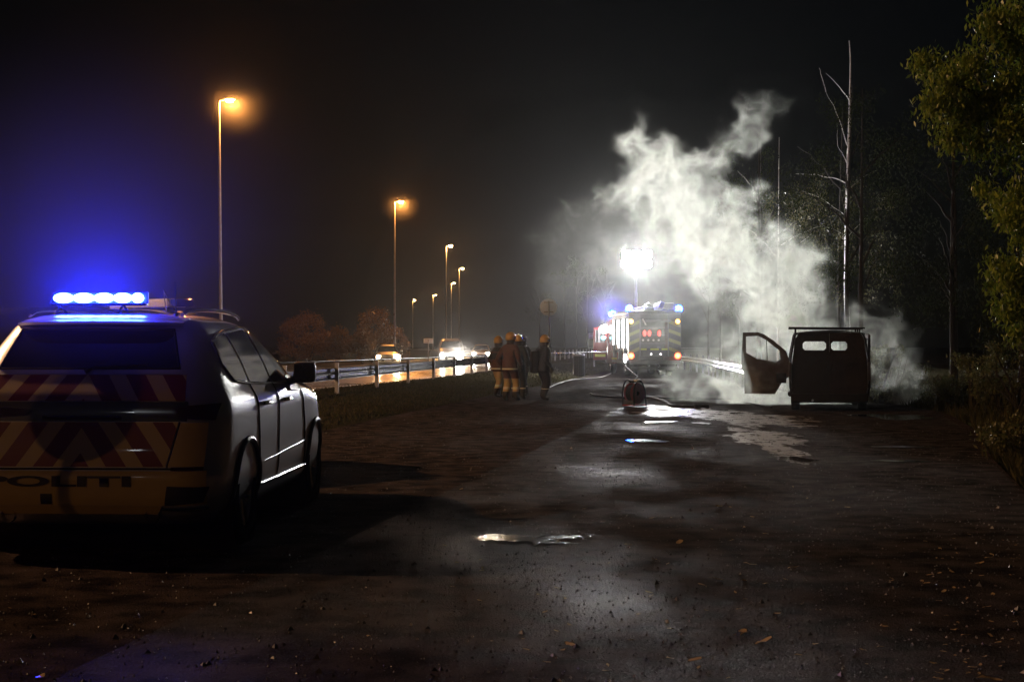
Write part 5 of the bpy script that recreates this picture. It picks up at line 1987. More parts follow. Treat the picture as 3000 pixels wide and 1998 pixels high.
MB().box((0, 0.0, 1.05), (0.20, 0.30, 0.62)).build('bag_body', M['black'], bg, bevel=0.05)
MB().tube([(0, -0.1, 1.34), (0.08, -0.06, 1.45), (0.18, 0.0, 1.43)], 0.015, 6).build('strap', M['black'], bg)
MB().box((0.0, -0.158, 1.0), (0.14, 0.02, 0.25)).build('bag_pocket', M['black'], bg, bevel=0.01)


# ------------------------------------------------------------------ trees and bushes
def leaf_cloud(name, blobs, n, size, mat, parent=None, seed=1, droop=0.0, aspect=0.4, hollow=0.35):
    """many small leaves through a set of blobs (x, y, z, r)"""
    r = np.random.default_rng(seed)
    B = np.array([b[:4] for b in blobs], float)
    wts = B[:, 3] ** 2.4
    idx = r.choice(len(B), n, p=wts / wts.sum())
    d = r.normal(size=(n, 3))
    d /= np.linalg.norm(d, axis=1)[:, None]
    rad = (hollow + (1 - hollow) * r.random(n) ** 0.7) * (1 + 0.25 * r.normal(size=n))
    C = B[idx, :3] + d * (B[idx, 3] * rad)[:, None] * np.array([1, 1, 0.85])
    C[:, 2] -= droop * r.random(n) ** 2
    C[:, 2] = np.maximum(C[:, 2], 0.05)
    a = r.normal(size=(n, 3))
    if droop:
        a[:, 2] -= 1.6
    a /= np.linalg.norm(a, axis=1)[:, None]
    b = np.cross(a, r.normal(size=(n, 3)))
    b /= np.linalg.norm(b, axis=1)[:, None]
    s = size * r.uniform(0.6, 1.3, n)[:, None]
    V = np.stack([C - a * s, C + b * s * aspect, C + a * s, C - b * s * aspect], 1)
    me = bpy.data.meshes.new(name)
    me.from_pydata(V.reshape(-1, 3).tolist(), [], np.arange(4 * n).reshape(n, 4).tolist())
    me.materials.append(mat)
    return link(name, me, parent)


def limb(m, a, b, r0, r1, n=7, wob=0.15, seed=0):
    rr = random.Random(seed)
    a, b = Vector(a), Vector(b)
    L = (b - a).length
    pts = [a]
    for i in range(1, n):
        t = i / n
        pts.append(a.lerp(b, t) + Vector((rr.uniform(-1, 1), rr.uniform(-1, 1), rr.uniform(-0.5, 0.8))) * wob * L * 0.15 + Vector((0, 0, 0.06 * L * math.sin(math.pi * t))))
    pts.append(b)
    P = cat_rom(pts, 3)
    m.tube(P, [r0 + (r1 - r0) * i / (len(P) - 1) for i in range(len(P))], 8)
    return P


def T(px, py, d):
    return at(px, py, d)


# the leafy tree at the right edge, near the camera
dW = 17.0
base = Vector((7.35, 17.6, 0.3))
wt = empty('leafy_tree', base, 0, 'leafy tree with yellow green foliage leaning in from the side, nearest the camera', 'tree')
tm = MB()


def rel(p):
    return Vector(p) - base


limb(tm, rel(base + Vector((0, 0, -0.5))), rel(T(3260, 560, 17.4)), 0.20, 0.15, seed=1)
limb(tm, rel(T(3260, 560, 17.4)), rel(T(3160, -250, 17.2)), 0.15, 0.06, seed=2)
p_ = limb(tm, rel(T(3235, 640, 17.3)), rel(T(2985, 410, 17.0)), 0.10, 0.075, seed=3, wob=0.2)
limb(tm, rel(T(2985, 410, 17.0)), rel(T(2895, 310, 16.9)), 0.075, 0.045, 4, seed=4)
limb(tm, rel(T(2895, 310, 16.9)), rel(T(2800, 250, 16.6)), 0.04, 0.015, 4, seed=5)
limb(tm, rel(T(2895, 310, 16.9)), rel(T(2850, 200, 16.9)), 0.03, 0.012, 4, seed=6)
limb(tm, rel(T(3200, 120, 17.2)), rel(T(2960, -30, 17.0)), 0.06, 0.02, seed=7)
limb(tm, rel(T(3245, 700, 17.3)), rel(T(2950, 640, 17.1)), 0.06, 0.015, seed=8)
limb(tm, rel(T(3250, 860, 17.4)), rel(T(2950, 800, 17.2)), 0.05, 0.012, seed=9)
tm.build('trunk', M['bark'], wt, smooth=True)
blobs = []
for px, py, rp, k in [(2720, 180, 62, 1), (2780, 240, 80, 1), (2745, 300, 70, 1), (2850, 190, 80, 1), (2840, 330, 85, 1), (2790, 400, 60, 1), (2900, 300, 90, 1), (2870, 420, 50, 1), (2960, 250, 80, 1),
                      (2920, 60, 75, 1), (2985, 40, 70, 1), (2960, 120, 60, 1), (3040, 150, 90, 1), (2960, 370, 70, 1), (3030, 420, 80, 1),
                      (2880, 545, 40, 1), (2925, 590, 50, 1), (2965, 620, 60, 1), (3020, 560, 80, 1), (2990, 670, 50, 1), (2935, 470, 34, 1),
                      (2925, 770, 46, 1), (2965, 800, 60, 1), (2900, 830, 30, 1), (2960, 900, 60, 1), (3010, 860, 80, 1), (2975, 970, 40, 1), (3030, 740, 70, 1), (3090, 300, 110, 1), (3100, 600, 110, 1)]:
    c = rel(T(px, py, dW + rnd.uniform(-0.7, 0.7)))
    blobs.append((c.x, c.y, c.z, rp * dW / FPX))
crown = leaf_cloud('crown', blobs, 22000, 0.040, M['willow'], wt, 11, droop=0.12, aspect=0.34, hollow=0.1)


def tree(kind, label, base, H, crown_blobs, n, size, lm, bm_, r0, group=None, seed=0, droop=0.0, trunk_pts=None, limbs=()):
    root = empty(kind, base, 0, label, 'tree', group)
    m = MB()
    tp = trunk_pts or [(0, 0, -0.3), (rnd.uniform(-.1, .1), 0, H * 0.4), (rnd.uniform(-.2, .2), 0, H)]
    P = cat_rom(tp, 6)
    m.tube(P, [r0 * (1 - 0.85 * i / (len(P) - 1)) for i in range(len(P))], 10)
    for a, b, q in limbs:
        limb(m, a, b, q, q * 0.25, seed=seed + int(a[2] * 10))
    m.build('trunk', bm_, root, smooth=True)
    if n:
        leaf_cloud('crown', crown_blobs, n, size, lm, root, seed, droop=droop, aspect=0.4)
    return root


# tall birch behind the burnt van: white trunk, forked bare top, drooping twigs
dB = 69.0
bb = Vector((T(2492, 1140, dB).x, dB, 0.0))


def bt(px, py, dy=0.0):
    return T(px, py, dB + dy) - bb


tl = [(0, 0, -0.3), bt(2480, 880), bt(2480, 700), bt(2483, 560), bt(2486, 440), bt(2490, 300), bt(2492, 180), bt(2488, 120)]
birch_limbs = [(bt(2486, 440), bt(2420, 270), 0.03), (bt(2420, 270), bt(2400, 200), 0.02), (bt(2492, 300), bt(2420, 215), 0.025), (bt(2482, 480), bt(2455, 430), 0.03), (bt(2455, 430), bt(2452, 360), 0.012),
               (bt(2480, 690), bt(2380, 660), 0.014), (bt(2480, 700), bt(2590, 600, 1), 0.016), (bt(2484, 560), bt(2570, 500, 1), 0.03), (bt(2482, 640), bt(2350, 560, 1), 0.016), (bt(2484, 540), bt(2330, 510, 1), 0.03)]
blb = []
rb = random.Random(21)
for i in range(34):
    px = rb.uniform(2330, 2650)
    py = rb.uniform(500, 850) + abs(px - 2490) * 0.15
    c = bt(px, py, rb.uniform(-1, 1.5))
    blb.append((c.x, c.y, c.z, rb.uniform(0.32, 0.65)))
tree('birch_tree', 'tall birch with a bright white forked trunk behind the burnt van', bb, 12, blb, 4200, 0.052, M['birchleaf'], M['birchbark'], 0.125, None, 31, 0.8, tl, birch_limbs)
d2 = 68.0
b2 = Vector((T(2279, 1140, d2).x, d2, 0))
tree('birch_tree', 'thinner birch with broken white trunk showing above the smoke', b2, 8, [(rb.uniform(-2.6, 3.2), rb.uniform(-1, 1), rb.uniform(5.8, 8.6), rb.uniform(.35, .65)) for _ in range(36)], 5200, 0.052, M['birchleaf'], M['birchbark'], 0.06, None, 33, 1.0,
     [(0, 0, -0.3), (0.02, 0, 4), (0.03, 0, 7.5), (0.06, 0, 11)], [((0.02, 0, 5), (1.6, 0.3, 6.6), 0.03), ((0.02, 0, 5.4), (-1.4, 0, 6.8), 0.03), ((0.03, 0, 6), (2.4, 0.2, 7.0), 0.03)])

# darker wood behind, each tree its own
kinds = [(9.3, 56, 9.5, 2.0), (12.2, 52, 10.5, 2.2), (14.6, 49, 9.0, 2.2), (13.6, 60, 12.0, 2.6), (16.4, 55, 11, 2.6), (18.2, 47, 8.5, 2.2), (11.2, 66, 11, 2.4), (17.0, 42, 6.5, 1.9), (14.2, 41.5, 5.0, 1.4), (20.6, 54, 12, 3.0), (22.5, 62, 12, 3.0), (15.9, 72, 13, 3.0)]
wlab = ['dark drooping tree just right of the fire engine', 'dark tree close behind the white birch', 'dark loose tree right of the white birch', 'tall dark tree farther back behind the birch', 'dark tree half way between birch and leafy tree', 'low dark tree above the weeds', 'dark tree seen through the smoke above the burnt van', 'dark bushy tree behind the tall weeds', 'small dark tree at the edge of the side smoke', 'wide dark tree behind the leafy tree', 'far dark tree behind the wide one', 'farthest dark tree in the wood']
for i, (x, y, H, w) in enumerate(kinds):
    r2 = random.Random(50 + i)
    bl = [(r2.uniform(-w, w) * 0.75, r2.uniform(-w, w) * 0.6, H * r2.uniform(0.28, 0.98), r2.uniform(0.3, 0.7)) for _ in range(26)]
    lb = [((0, 0, H * t), (r2.uniform(-w, w) * 0.8, r2.uniform(-w, w) * 0.5, H * (t + 0.15)), 0.05) for t in (0.3, 0.4, 0.5, 0.6, 0.7)]
    tree('dark_tree', wlab[i], (x, y, 0), H, bl, 3600, 0.055, M['darkleaf'], M['bark'], 0.13, 'dark trees of the wood behind the van', 60 + i, 0.7, None, lb)
# bare slim trunks behind the fire engine's left, in the mist
for i, (px, d, H) in enumerate([(1655, 150, 9), (1690, 158, 11), (1722, 150, 10), (1580, 170, 9), (1770, 165, 10), (2075, 120, 9), (2110, 128, 9.5), (2165, 118, 10)]):
    r2 = random.Random(80 + i)
    x = (px - 1500) * d / FPX
    lb = [((0, 0, H * t), (r2.uniform(-1.5, 1.5), r2.uniform(-1, 1), H * (t + 0.25)), 0.05) for t in (0.35, 0.5, 0.6, 0.7)]
    lab = ['slim bare tree in the mist beside the pale rectangular sign', 'tall slim bare tree left of the litter bin', 'slim bare tree above the litter bin', 'far slim bare tree left of the round sign', 'slim misty tree touching the fire engine', 'slim tree just right of the fire engine', 'slim tree in the pale smoke right of the fire engine', 'slim tree above the open van door'][i]
    bl = [(r2.uniform(-1.4, 1.4), r2.uniform(-1, 1), H * r2.uniform(0.4, 1), r2.uniform(0.3, 0.6)) for _ in range(12)]
    tree('slim_tree', lab, (x, d, 0), H, bl, 900, 0.07, M['darkleaf'], M['bark'], 0.12, 'slim trees in the mist', 90 + i, 0.3, None, lb)


def bush(name, label, c, blobs, n, size, mat, group, seed, cat='bush', stems=5):
    root = empty(name, c, 0, label, cat, group)
    m = MB()
    r2 = random.Random(seed)
    for k in range(stems):
        b = blobs[r2.randrange(len(blobs))]
        limb(m, (r2.uniform(-.15, .15), r2.uniform(-.1, .1), -0.1), (b[0], b[1], b[2]), 0.04, 0.01, 4, seed=seed + k)
    m.build('stem', M['bark'], root, smooth=True)
    leaf_cloud('foliage', blobs, n, size, mat, root, seed, aspect=0.5)
    return root


# autumn bushes on the far side of the road
for i, (px, top, wpx, d, lab) in enumerate([(905, 905, 60, 118, 'dim reddish bush directly above the start of the guard rail'), (985, 945, 50, 112, 'low rounded orange bush left of the tallest orange bush'),
                                            (1100, 890, 52, 116, 'tall rounded orange bush lit by the street lamp'), (1165, 960, 40, 122, 'small reddish bush just left of the rectangular sign'), (860, 930, 50, 125, 'dark bush at the police car side of the row'), (1060, 960, 45, 110, 'low orange bush in front of the tallest orange bush')]):
    s = d / FPX
    x = (px - 1500) * s
    H = CAMH - (top - HZ) * s
    r2 = random.Random(200 + i)
    w = wpx * s
    bl = []
    for _ in range(20):
        z = r2.uniform(0.15, 0.92) * H
        k = math.sqrt(max(0.05, 1 - (2 * (z / H) - 0.75) ** 2)) if z / H > 0.4 else 0.9
        bl.append((r2.uniform(-1, 1) * w * k * 0.85, r2.uniform(-1, 1) * w * 0.7, z, H * 0.15))
    bush('autumn_bush', lab, (x, d, 0), bl, 4200, 0.085, M['autumn'], 'bushes along the far side of the road', 210 + i)
# weeds and shrubs at the right edge
for i, (px, py, d, h, w, n, lab) in enumerate([(2585, 1190, 38.5, 1.4, 0.6, 2400, 'leafy shrub glowing in the smoke right of the burnt van'), (2660, 1195, 38.8, 0.9, 0.6, 1500, 'low shrub in the low smoke right of the glowing shrub'),
                                                (2790, 1205, 36.5, 1.0, 0.6, 1300, 'dark weed clump where the side smoke ends'), (2860, 1205, 35.5, 1.2, 0.7, 1500, 'tall tangled weeds at the road edge'), (2940, 1210, 34.5, 1.3, 0.7, 1500, 'dark shrub beside the tangled weeds'), (2985, 1215, 33, 1.6, 0.8, 1600, 'green shrub farthest along the weedy edge'),
                                                (2975, 1340, 20.3, 0.55, 0.5, 1200, 'low green weed tuft at the close road edge')]):
    x = (px - 1500) * d / FPX
    r2 = random.Random(300 + i)
    bl = [(r2.uniform(-w, w), r2.uniform(-0.5, 0.5), r2.uniform(0.15, h), r2.uniform(0.12, 0.22)) for _ in range(22)]
    b_ = bush('weed_shrub', lab, (x, d, bz(x, d) if x > interp_poly(LAY_R, d) else 0), bl, n, 0.035, M['weed'], 'weeds along the road edge', 310 + i, 'shrub', 8)
    st = []
    for k in range(60):
        a = (r2.uniform(-w, w), r2.uniform(-0.4, 0.4), 0)
        st.append(a)
    bl_ = blades('dry_stalks', st, h * 0.6, h * 1.35, M['grass'], 0.5, 0.006, 400 + i)
    bl_.parent = b_
    bl_['kind'] = 'stuff'

# ------------------------------------------------------------------ fallen leaves
proto = None
lr = random.Random(99)
spots = []
for px, py, w in [(1080, 1865, 10), (1540, 1905, 18), (1672, 1892, 36), (1850, 1878, 22), (1965, 1845, 26), (2175, 1855, 38), (2240, 1882, 46), (2035, 1938, 36), (1965, 1930, 16), (2100, 1700, 30), (2180, 1704, 26), (2055, 1718, 30), (2085, 1552, 12), (1910, 1520, 16), (1845, 1598, 18), (1990, 1592, 28), (2140, 1585, 12), (1900, 1738, 20), (2070, 1790, 14), (2280, 1802, 30), (2398, 1790, 22), (2540, 1948, 14), (2390, 1890, 24), (2585, 1897, 18), (2840, 1965, 16), (2905, 1998, 60), (2750, 1990, 20), (2140, 1488, 14), (2105, 1488, 40), (2330, 1665, 26), (2200, 1656, 26), (2300, 1700, 18), (2180, 1546, 12), (2250, 1612, 8), (1340, 1650, 16), (95, 1805, 30), (120, 1985, 30), (30, 1785, 20), (1630, 1850, 14), (1780, 1950, 12), (1325, 1720, 12)]:
    spots.append((px, py, w))
while len(spots) < 150:
    if lr.random() < 0.5:
        spots.append((lr.uniform(2700, 3000), lr.uniform(1560, 1998), lr.uniform(8, 22)))
    else:
        spots.append((lr.uniform(1300, 2700), lr.uniform(1420, 1998), lr.uniform(5, 14)))
leaf_meshes = []
for k in range(6):
    n = 10
    vs = []
    for i in range(n):
        t = 2 * math.pi * i / n
        rr_ = 0.5 * (0.75 + 0.25 * math.cos(t) ** 2) * (1 + lr.uniform(-.12, .12))
        x, y = rr_ * math.cos(t), rr_ * 0.62 * math.sin(t)
        vs.append((x, y, 0.10 + 0.22 * x * x + 0.35 * y * y * (1 if k % 2 else -0.4) + lr.uniform(-.03, .03)))
    vs.append((0, 0, 0.07))
    vs.append((-0.75, 0.03, 0.04))
    fs = [(n, i, (i + 1) % n) for i in range(n)] + [(n // 2, n // 2 + 1, n + 1)]
    me = bpy.data.meshes.new('fallen_leaf')
    me.from_pydata(vs, [], fs)
    me.materials.append(M['litter'])
    leaf_meshes.append(me)
for i, (px, py, w) in enumerate(spots):
    p = gp(px, py)
    o = link('fallen_leaf', leaf_meshes[i % 6])
    o.location = (p.x, p.y, 0.004)
    s = max(0.035, w * p.y / FPX * 1.3)
    o.scale = (s, s, s)
    o.rotation_euler = (lr.uniform(-.2, .2), lr.uniform(-.25, .25), lr.uniform(0, 6.28))
    tag(o, 'small wet fallen leaf lying on the dark asphalt', 'leaf', 'fallen leaves on the asphalt')


# ------------------------------------------------------------------ smoke: density worked out on a grid, drawn out into wisps by a swirling wind
def build_smoke():
    lo = np.array([-1.2, 33.2, 0.02])
    hi = np.array([12.6, 43.4, 8.6])
    vox = 0.050
    res = np.round((hi - lo) / vox).astype(int) + 1

    def P3(px, py, d):
        return np.array(at(px, py, d))
    r = np.random.default_rng(5)

    def lat(n=48):
        return r.random((n, n, n)).astype(np.float32)

    def sample(Lt, X, Y, Z):
        n = Lt.shape[0]
        xi, yi, zi = np.floor(X).astype(np.int32), np.floor(Y).astype(np.int32), np.floor(Z).astype(np.int32)
        fx, fy, fz = X - xi, Y - yi, Z - zi
        fx, fy, fz = fx * fx * (3 - 2 * fx), fy * fy * (3 - 2 * fy), fz * fz * (3 - 2 * fz)
        x0, y0, z0 = xi % n, yi % n, zi % n
        x1, y1, z1 = (x0 + 1) % n, (y0 + 1) % n, (z0 + 1) % n
        c00 = Lt[x0, y0, z0] * (1 - fx) + Lt[x1, y0, z0] * fx
        c10 = Lt[x0, y1, z0] * (1 - fx) + Lt[x1, y1, z0] * fx
        c01 = Lt[x0, y0, z1] * (1 - fx) + Lt[x1, y0, z1] * fx
        c11 = Lt[x0, y1, z1] * (1 - fx) + Lt[x1, y1, z1] * fx
        c0 = c00 * (1 - fy) + c10 * fy
        c1 = c01 * (1 - fy) + c11 * fy
        return c0 * (1 - fz) + c1 * fz
    # velocity = curl of a noise potential on a coarse grid
    h = 0.085
    cn = np.round((hi - lo) / h).astype(int) + 1
    gx, gy, gz = np.meshgrid(*[np.arange(k, dtype=np.float32) * h for k in cn], indexing='ij')
    pot = []
    for c in range(3):
        a = np.zeros(cn, np.float32)
        for s, w in ((1.9, 1.0), (0.85, 0.44), (0.40, 0.19), (0.2, 0.075)):
            a += sample(lat(), gx / s + 7 * c, gy / s + 3, gz / s + 11) * w
        pot.append(a)
    dx = [np.gradient(p_, h) for p_ in pot]
    V = np.stack([dx[2][1] - dx[1][2], dx[0][2] - dx[2][0], dx[1][0] - dx[0][1]], -1).astype(np.float32)
    V *= 0.42
    # plume skeleton: segments (a, b, ra, rb, amount)
    SEG = [((2390, 1150, 38.3), (2375, 1010, 38.2), 0.7, 0.95, 1.0),
           ((2375, 1010, 38.2), (2330, 890, 38.4), 1.0, 1.15, 1.0),
           ((2330, 890, 38.4), (2220, 810, 38.8), 1.15, 1.15, 0.95),
           ((2220, 810, 38.8), (2090, 730, 39.2), 1.15, 1.15, 0.9),
           ((2090, 730, 39.2), (1990, 620, 39.6), 1.15, 1.1, 0.85),
           ((1990, 620, 39.6), (1910, 510, 40.0), 1.1, 0.95, 0.75),
           ((1910, 510, 40.0), (1868, 430, 40.2), 0.95, 0.55, 0.7),
           ((1980, 540, 39.8), (2080, 450, 40.0), 0.55, 0.5, 0.6),
           ((2080, 450, 40.0), (2190, 370, 40.2), 0.5, 0.4, 0.5),
           ((2190, 370, 40.2), (2255, 285, 40.4), 0.38, 0.36, 0.45),
           ((1930, 560, 39.9), (1790, 570, 40.0), 0.6, 0.5, 0.30),
           ((1790, 570, 40.0), (1670, 640, 40.2), 0.5, 0.3, 0.16),
           ((2150, 640, 39.2), (2190, 580, 39.2), 0.6, 0.45, 0.6),
           ((2430, 900, 38.4), (2380, 800, 38.4), 0.7, 0.45, 0.7),
           ((2555, 1040, 38.2), (2560, 930, 38.2), 0.5, 0.35, 0.5),
           ((2560, 930, 38.2), (2600, 870, 38.2), 0.35, 0.2, 0.25),
           ((2570, 1070, 38.2), (2660, 1130, 38.0), 0.62, 0.55, 1.1),
           ((2660, 1130, 38.0), (2725, 1170, 37.8), 0.5, 0.35, 1.0),
           ((2640, 1090, 38.0), (2660, 990, 38.2), 0.35, 0.22, 0.22),
           ((2300, 1140, 37.6), (2150, 1160, 38.2), 0.65, 0.5, 1.2),
           ((2270, 1075, 36.3), (2195, 1090, 36.3), 0.55, 0.45, 0.42),
           ((2250, 1040, 38.2), (2150, 1010, 39.0), 0.8, 0.8, 0.35),
           ((2130, 1150, 38.5), (1960, 1130, 41.0), 0.5, 0.40, 0.28),
           ((2150, 900, 40.5), (1850, 900, 42.3), 1.6, 1.7, 0.045),
           ((1900, 720, 42.0), (1700, 760, 42.5), 1.8, 1.5, 0.030)]
    SEG = [(P3(*a), P3(*b), ra, rb, am) for a, b, ra, rb, am in SEG]
    X, Y, Z = np.meshgrid(*[np.linspace(lo[i], hi[i], res[i], dtype=np.float32) for i in range(3)], indexing='ij')
    shape = X.shape
    pts = np.stack([X.ravel(), Y.ravel(), Z.ravel()], 1)
    del X, Y, Z

    def base_d(p, grow=1.0):
        out = np.zeros(len(p), np.float32)
        for a, b, ra, rb, am in SEG:
            a32, d = a.astype(np.float32), (b - a).astype(np.float32)
            rm = max(ra, rb) * 1.25 * grow
            bl, bh = np.minimum(a, b) - rm, np.maximum(a, b) + rm
            k = np.nonzero((p[:, 0] > bl[0]) & (p[:, 0] < bh[0]) & (p[:, 1] > bl[1]) & (p[:, 1] < bh[1]) & (p[:, 2] > bl[2]) & (p[:, 2] < bh[2]))[0]
            if not len(k):
                continue
            q = p[k] - a32
            t = np.clip(q @ d / float(d @ d), 0, 1)
            dist = np.linalg.norm(q - t[:, None] * d, axis=1)
            rr = (ra + (rb - ra) * t) * grow
            s = np.clip((1.25 - dist / rr) / 0.95, 0, 1)
            np.maximum.at(out, k, (am * s * s * (3 - 2 * s)).astype(np.float32))
        return out
    act = np.nonzero(base_d(pts, 1.75) > 0)[0]
    p = pts[act].copy()
    lo32 = lo.astype(np.float32)
    cmax = np.array(cn) - 2
    for step in range(7):
        g_ = (p - lo32) / h
        i0 = np.clip(np.floor(g_).astype(np.int32), 0, cmax)
        f = np.clip(g_ - i0, 0, 1)
        v = np.zeros_like(p)
        for cx in (0, 1):
            wx = f[:, 0] if cx else 1 - f[:, 0]
            for c_y in (0, 1):
                wy = f[:, 1] if c_y else 1 - f[:, 1]
                for cz in (0, 1):
                    wz = f[:, 2] if cz else 1 - f[:, 2]
                    v += V[i0[:, 0] + cx, i0[:, 1] + c_y, i0[:, 2] + cz] * (wx * wy * wz)[:, None]
        p -= v * 0.22
    den = base_d(p)
    # uneven thickness carried along with the swirls
    n1 = sample(lat(), p[:, 0] / 0.55, p[:, 1] / 0.55, p[:, 2] / 0.55)
    n2 = sample(lat(), p[:, 0] / 0.22, p[:, 1] / 0.22, p[:, 2] / 0.22)
    n3 = sample(lat(), p[:, 0] / 0.10, p[:, 1] / 0.10, p[:, 2] / 0.10)
    nn = n1 * 0.42 + n2 * 0.33 + n3 * 0.25
    k = np.clip((nn - 0.30) / 0.40, 0, 1)
    den = den * (0.06 + 2.0 * k * k)
    full = np.zeros(len(pts), np.float32)
    full[act] = den
    vol = full.reshape(shape)
    for ax in range(3):      # nothing touches the walls of the grid
        sl = [slice(None)] * 3
        for e in (0, -1):
            sl[ax] = e
            if not (ax == 2 and e == 0):
                vol[tuple(sl)] = 0
    me = bpy.data.meshes.new('smoke')
    me.vertices.add(vol.size)
    at_ = me.attributes.new('soot', 'FLOAT', 'POINT')
    at_.data.foreach_set('value', vol.ravel())
    m = bpy.data.materials.new('smoke')
    t, _b = nodes_of(m)
    t.nodes.clear()
    pv = N(t, 'ShaderNodeVolumePrincipled')
    pv.inputs['Color'].default_value = (0.87, 0.93, 0.85, 1)
    pv.inputs['Density'].default_value = SMOKE_DENS
    pv.inputs['Density Attribute'].default_value = 'density'
    pv.inputs['Anisotropy'].default_value = 0.68
    ou = N(t, 'ShaderNodeOutputMaterial')
    t.links.new(pv.outputs[0], ou.inputs['Volume'])
    me.materials.append(m)
    o = link('smoke', me)
    ng = bpy.data.node_groups.new('smoke_grid', 'GeometryNodeTree')
    ng.interface.new_socket('Geometry', in_out='INPUT', socket_type='NodeSocketGeometry')
    ng.interface.new_socket('Geometry', in_out='OUTPUT', socket_type='NodeSocketGeometry')
    gi, go = ng.nodes.new('NodeGroupInput'), ng.nodes.new('NodeGroupOutput')
    pos = ng.nodes.new('GeometryNodeInputPosition')
    sub = ng.nodes.new('ShaderNodeVectorMath')
    sub.operation = 'SUBTRACT'
    sub.inputs[1].default_value = tuple(lo)
    mul = ng.nodes.new('ShaderNodeVectorMath')
    mul.operation = 'MULTIPLY'
    mul.inputs[1].default_value = tuple((res - 1) / (hi - lo))
    sep = ng.nodes.new('ShaderNodeSeparateXYZ')
    Lk = ng.links
    Lk.new(pos.outputs[0], sub.inputs[0])
    Lk.new(sub.outputs[0], mul.inputs[0])
    Lk.new(mul.outputs[0], sep.inputs[0])

    def op(o_, a, b, c=None):
        n_ = ng.nodes.new('ShaderNodeMath')
        n_.operation = o_
        for i, q in enumerate((a, b, c)):
            if q is None:
                continue
            if isinstance(q, (int, float)):
                n_.inputs[i].default_value = q
            else:
                Lk.new(q, n_.inputs[i])
        return n_.outputs[0]
    ri = []
    for i in range(3):
        q = op('ROUND', sep.outputs[i], None)
        q = op('MINIMUM', op('MAXIMUM', q, 0.0), float(res[i] - 1))
        ri.append(q)
    # integer maths keeps big indices exact

    def iop(o_, a, b):
        n_ = ng.nodes.new('FunctionNodeIntegerMath')
        n_.operation = o_
        for i, q in enumerate((a, b)):
            if isinstance(q, int):
                n_.inputs[i].default_value = q
            else:
                Lk.new(q, n_.inputs[i])
        return n_.outputs[0]
    idx = iop('ADD', iop('MULTIPLY', iop('ADD', iop('MULTIPLY', ri[0], int(res[1])), ri[1]), int(res[2])), ri[2])
    na = ng.nodes.new('GeometryNodeInputNamedAttribute')
    na.data_type = 'FLOAT'
    na.inputs['Name'].default_value = 'soot'
    si = ng.nodes.new('GeometryNodeSampleIndex')
    si.data_type = 'FLOAT'
    si.domain = 'POINT'
    Lk.new(gi.outputs[0], si.inputs['Geometry'])
    Lk.new(na.outputs['Attribute'], si.inputs['Value'])
    Lk.new(idx, si.inputs['Index'])
    vc = ng.nodes.new('GeometryNodeVolumeCube')
    vc.inputs['Min'].default_value = tuple(lo)
    vc.inputs['Max'].default_value = tuple(hi)
    for i, a in enumerate('XYZ'):
        vc.inputs['Resolution ' + a].default_value = int(res[i])
    Lk.new(si.outputs[0], vc.inputs['Density'])
    sm = ng.nodes.new('GeometryNodeSetMaterial')
    sm.inputs['Material'].default_value = m
    Lk.new(vc.outputs[0], sm.inputs['Geometry'])
    Lk.new(sm.outputs[0], go.inputs[0])
    md = o.modifiers.new('grid', 'NODES')
    md.node_group = ng
    o['kind'] = 'stuff'
    o['label'] = 'thick pale smoke rising from the burnt van and drifting over the fire engine'
    return o


SMOKE_DENS = 1.0
MIST = 0.0010
build_smoke()

# thin smoke that has drifted round the fire engine
mist = MB().ico((0, 0, 0), 1, 4).build('smoke', M['black'])
mist.location = (6.0, 71, 3.0)
mist.scale = (13, 15, 10)
mist.data.materials.clear()
mm_ = bpy.data.materials.new('thin_smoke')
t, _b = nodes_of(mm_)
t.nodes.clear()
pv = N(t, 'ShaderNodeVolumePrincipled')
pv.inputs['Color'].default_value = (0.88, 0.90, 0.90, 1)
pv.inputs['Anisotropy'].default_value = 0.45
tc_ = N(t, 'ShaderNodeTexCoord')
gr_ = N(t, 'ShaderNodeTexGradient', gradient_type='QUADRATIC_SPHERE')
t.links.new(tc_.outputs['Object'], gr_.inputs['Vector'])
mu_ = N(t, 'ShaderNodeMath', operation='MULTIPLY')
mu_.inputs[1].default_value = MIST * 2.2
t.links.new(gr_.outputs['Fac'], mu_.inputs[0])
t.links.new(mu_.outputs[0], pv.inputs['Density'])
ou = N(t, 'ShaderNodeOutputMaterial')
t.links.new(pv.outputs[0], ou.inputs['Volume'])
mist.data.materials.append(mm_)
mist['kind'] = 'stuff'
mist['label'] = 'thin bluish smoke hanging round the fire engine and its floodlight'

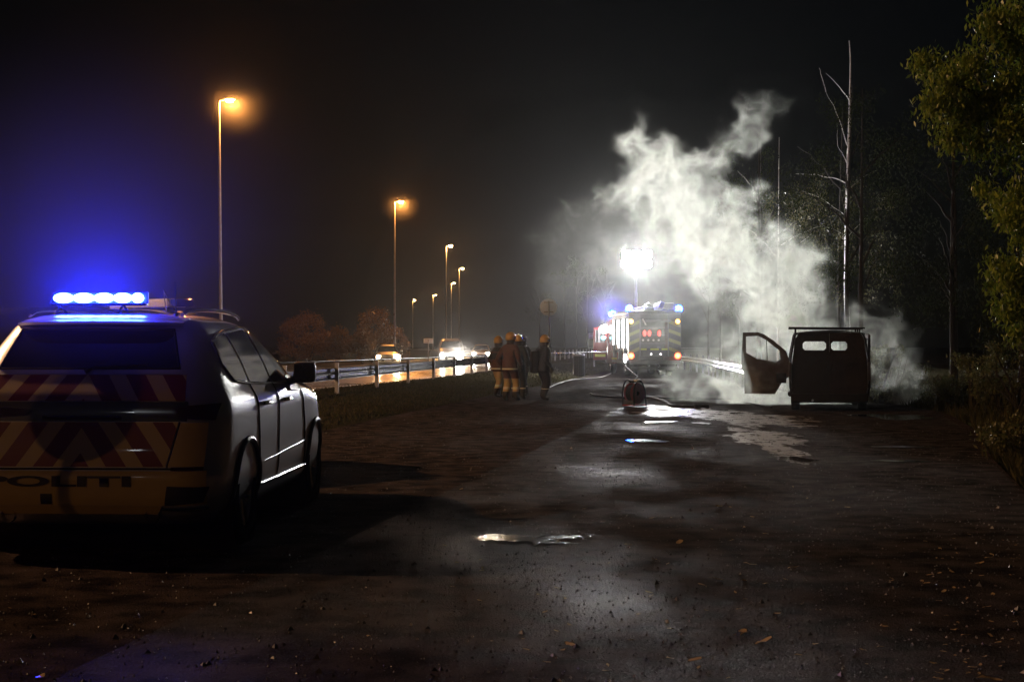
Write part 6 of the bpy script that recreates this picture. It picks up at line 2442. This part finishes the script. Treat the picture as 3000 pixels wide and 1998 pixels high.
def glare_fog(label, c, sc, dens, g):  # added fog ball at a lamp, stands in for lens glare and halo
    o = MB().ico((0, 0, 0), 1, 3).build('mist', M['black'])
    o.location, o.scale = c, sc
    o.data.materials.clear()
    m = bpy.data.materials.new('glare_fog')
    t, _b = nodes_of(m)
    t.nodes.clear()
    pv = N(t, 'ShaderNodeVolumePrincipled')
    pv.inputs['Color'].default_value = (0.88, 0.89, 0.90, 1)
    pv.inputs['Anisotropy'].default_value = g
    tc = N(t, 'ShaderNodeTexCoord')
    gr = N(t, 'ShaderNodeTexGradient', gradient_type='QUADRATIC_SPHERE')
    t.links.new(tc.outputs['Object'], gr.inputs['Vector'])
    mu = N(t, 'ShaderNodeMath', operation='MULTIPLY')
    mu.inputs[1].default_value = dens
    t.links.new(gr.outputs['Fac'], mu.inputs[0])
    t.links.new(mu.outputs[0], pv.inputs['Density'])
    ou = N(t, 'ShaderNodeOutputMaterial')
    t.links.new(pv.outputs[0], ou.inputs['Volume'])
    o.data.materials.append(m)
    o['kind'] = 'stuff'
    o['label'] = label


glare_fog('added fog ball for the blue glare round the roof bar of the police car', (-3.1, 11.3, 2.1), (2.4, 1.5, 2.2), 0.085, 0.0)
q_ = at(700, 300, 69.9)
glare_fog('added fog ball for the orange halo round the tallest street lamp', q_, (1.9, 1.9, 1.9), 0.04, 0.3)
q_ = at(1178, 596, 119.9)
glare_fog('added fog ball for the orange halo round the second tallest street lamp', q_, (1.9, 1.9, 1.9), 0.035, 0.3)
glare_fog('added fog ball for the blue halo behind the cab beacons of the fire engine', (4.95, 77.4, 3.3), (1.9, 3.0, 1.6), 0.22, 0.0)
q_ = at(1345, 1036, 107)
glare_fog('added fog ball for the glare before the bright headlight of the oncoming van', (q_.x, q_.y, 0.95), (2.0, 1.6, 1.2), 0.018, 0.3)

# ------------------------------------------------------------------ thin damp haze in the air
hz = MB().box((0, 240, 24.5), (900, 860, 52)).build('haze', M['black'])
hz.data.materials.clear()
hm_ = bpy.data.materials.new('haze')
t, _b = nodes_of(hm_)
t.nodes.clear()
pv = N(t, 'ShaderNodeVolumePrincipled')
pv.inputs['Color'].default_value = (0.85, 0.86, 0.88, 1)
pv.inputs['Density'].default_value = HAZE
pv.inputs['Anisotropy'].default_value = 0.88
ou = N(t, 'ShaderNodeOutputMaterial')
t.links.new(pv.outputs[0], ou.inputs['Volume'])
hz.data.materials.append(hm_)
hz['kind'] = 'stuff'
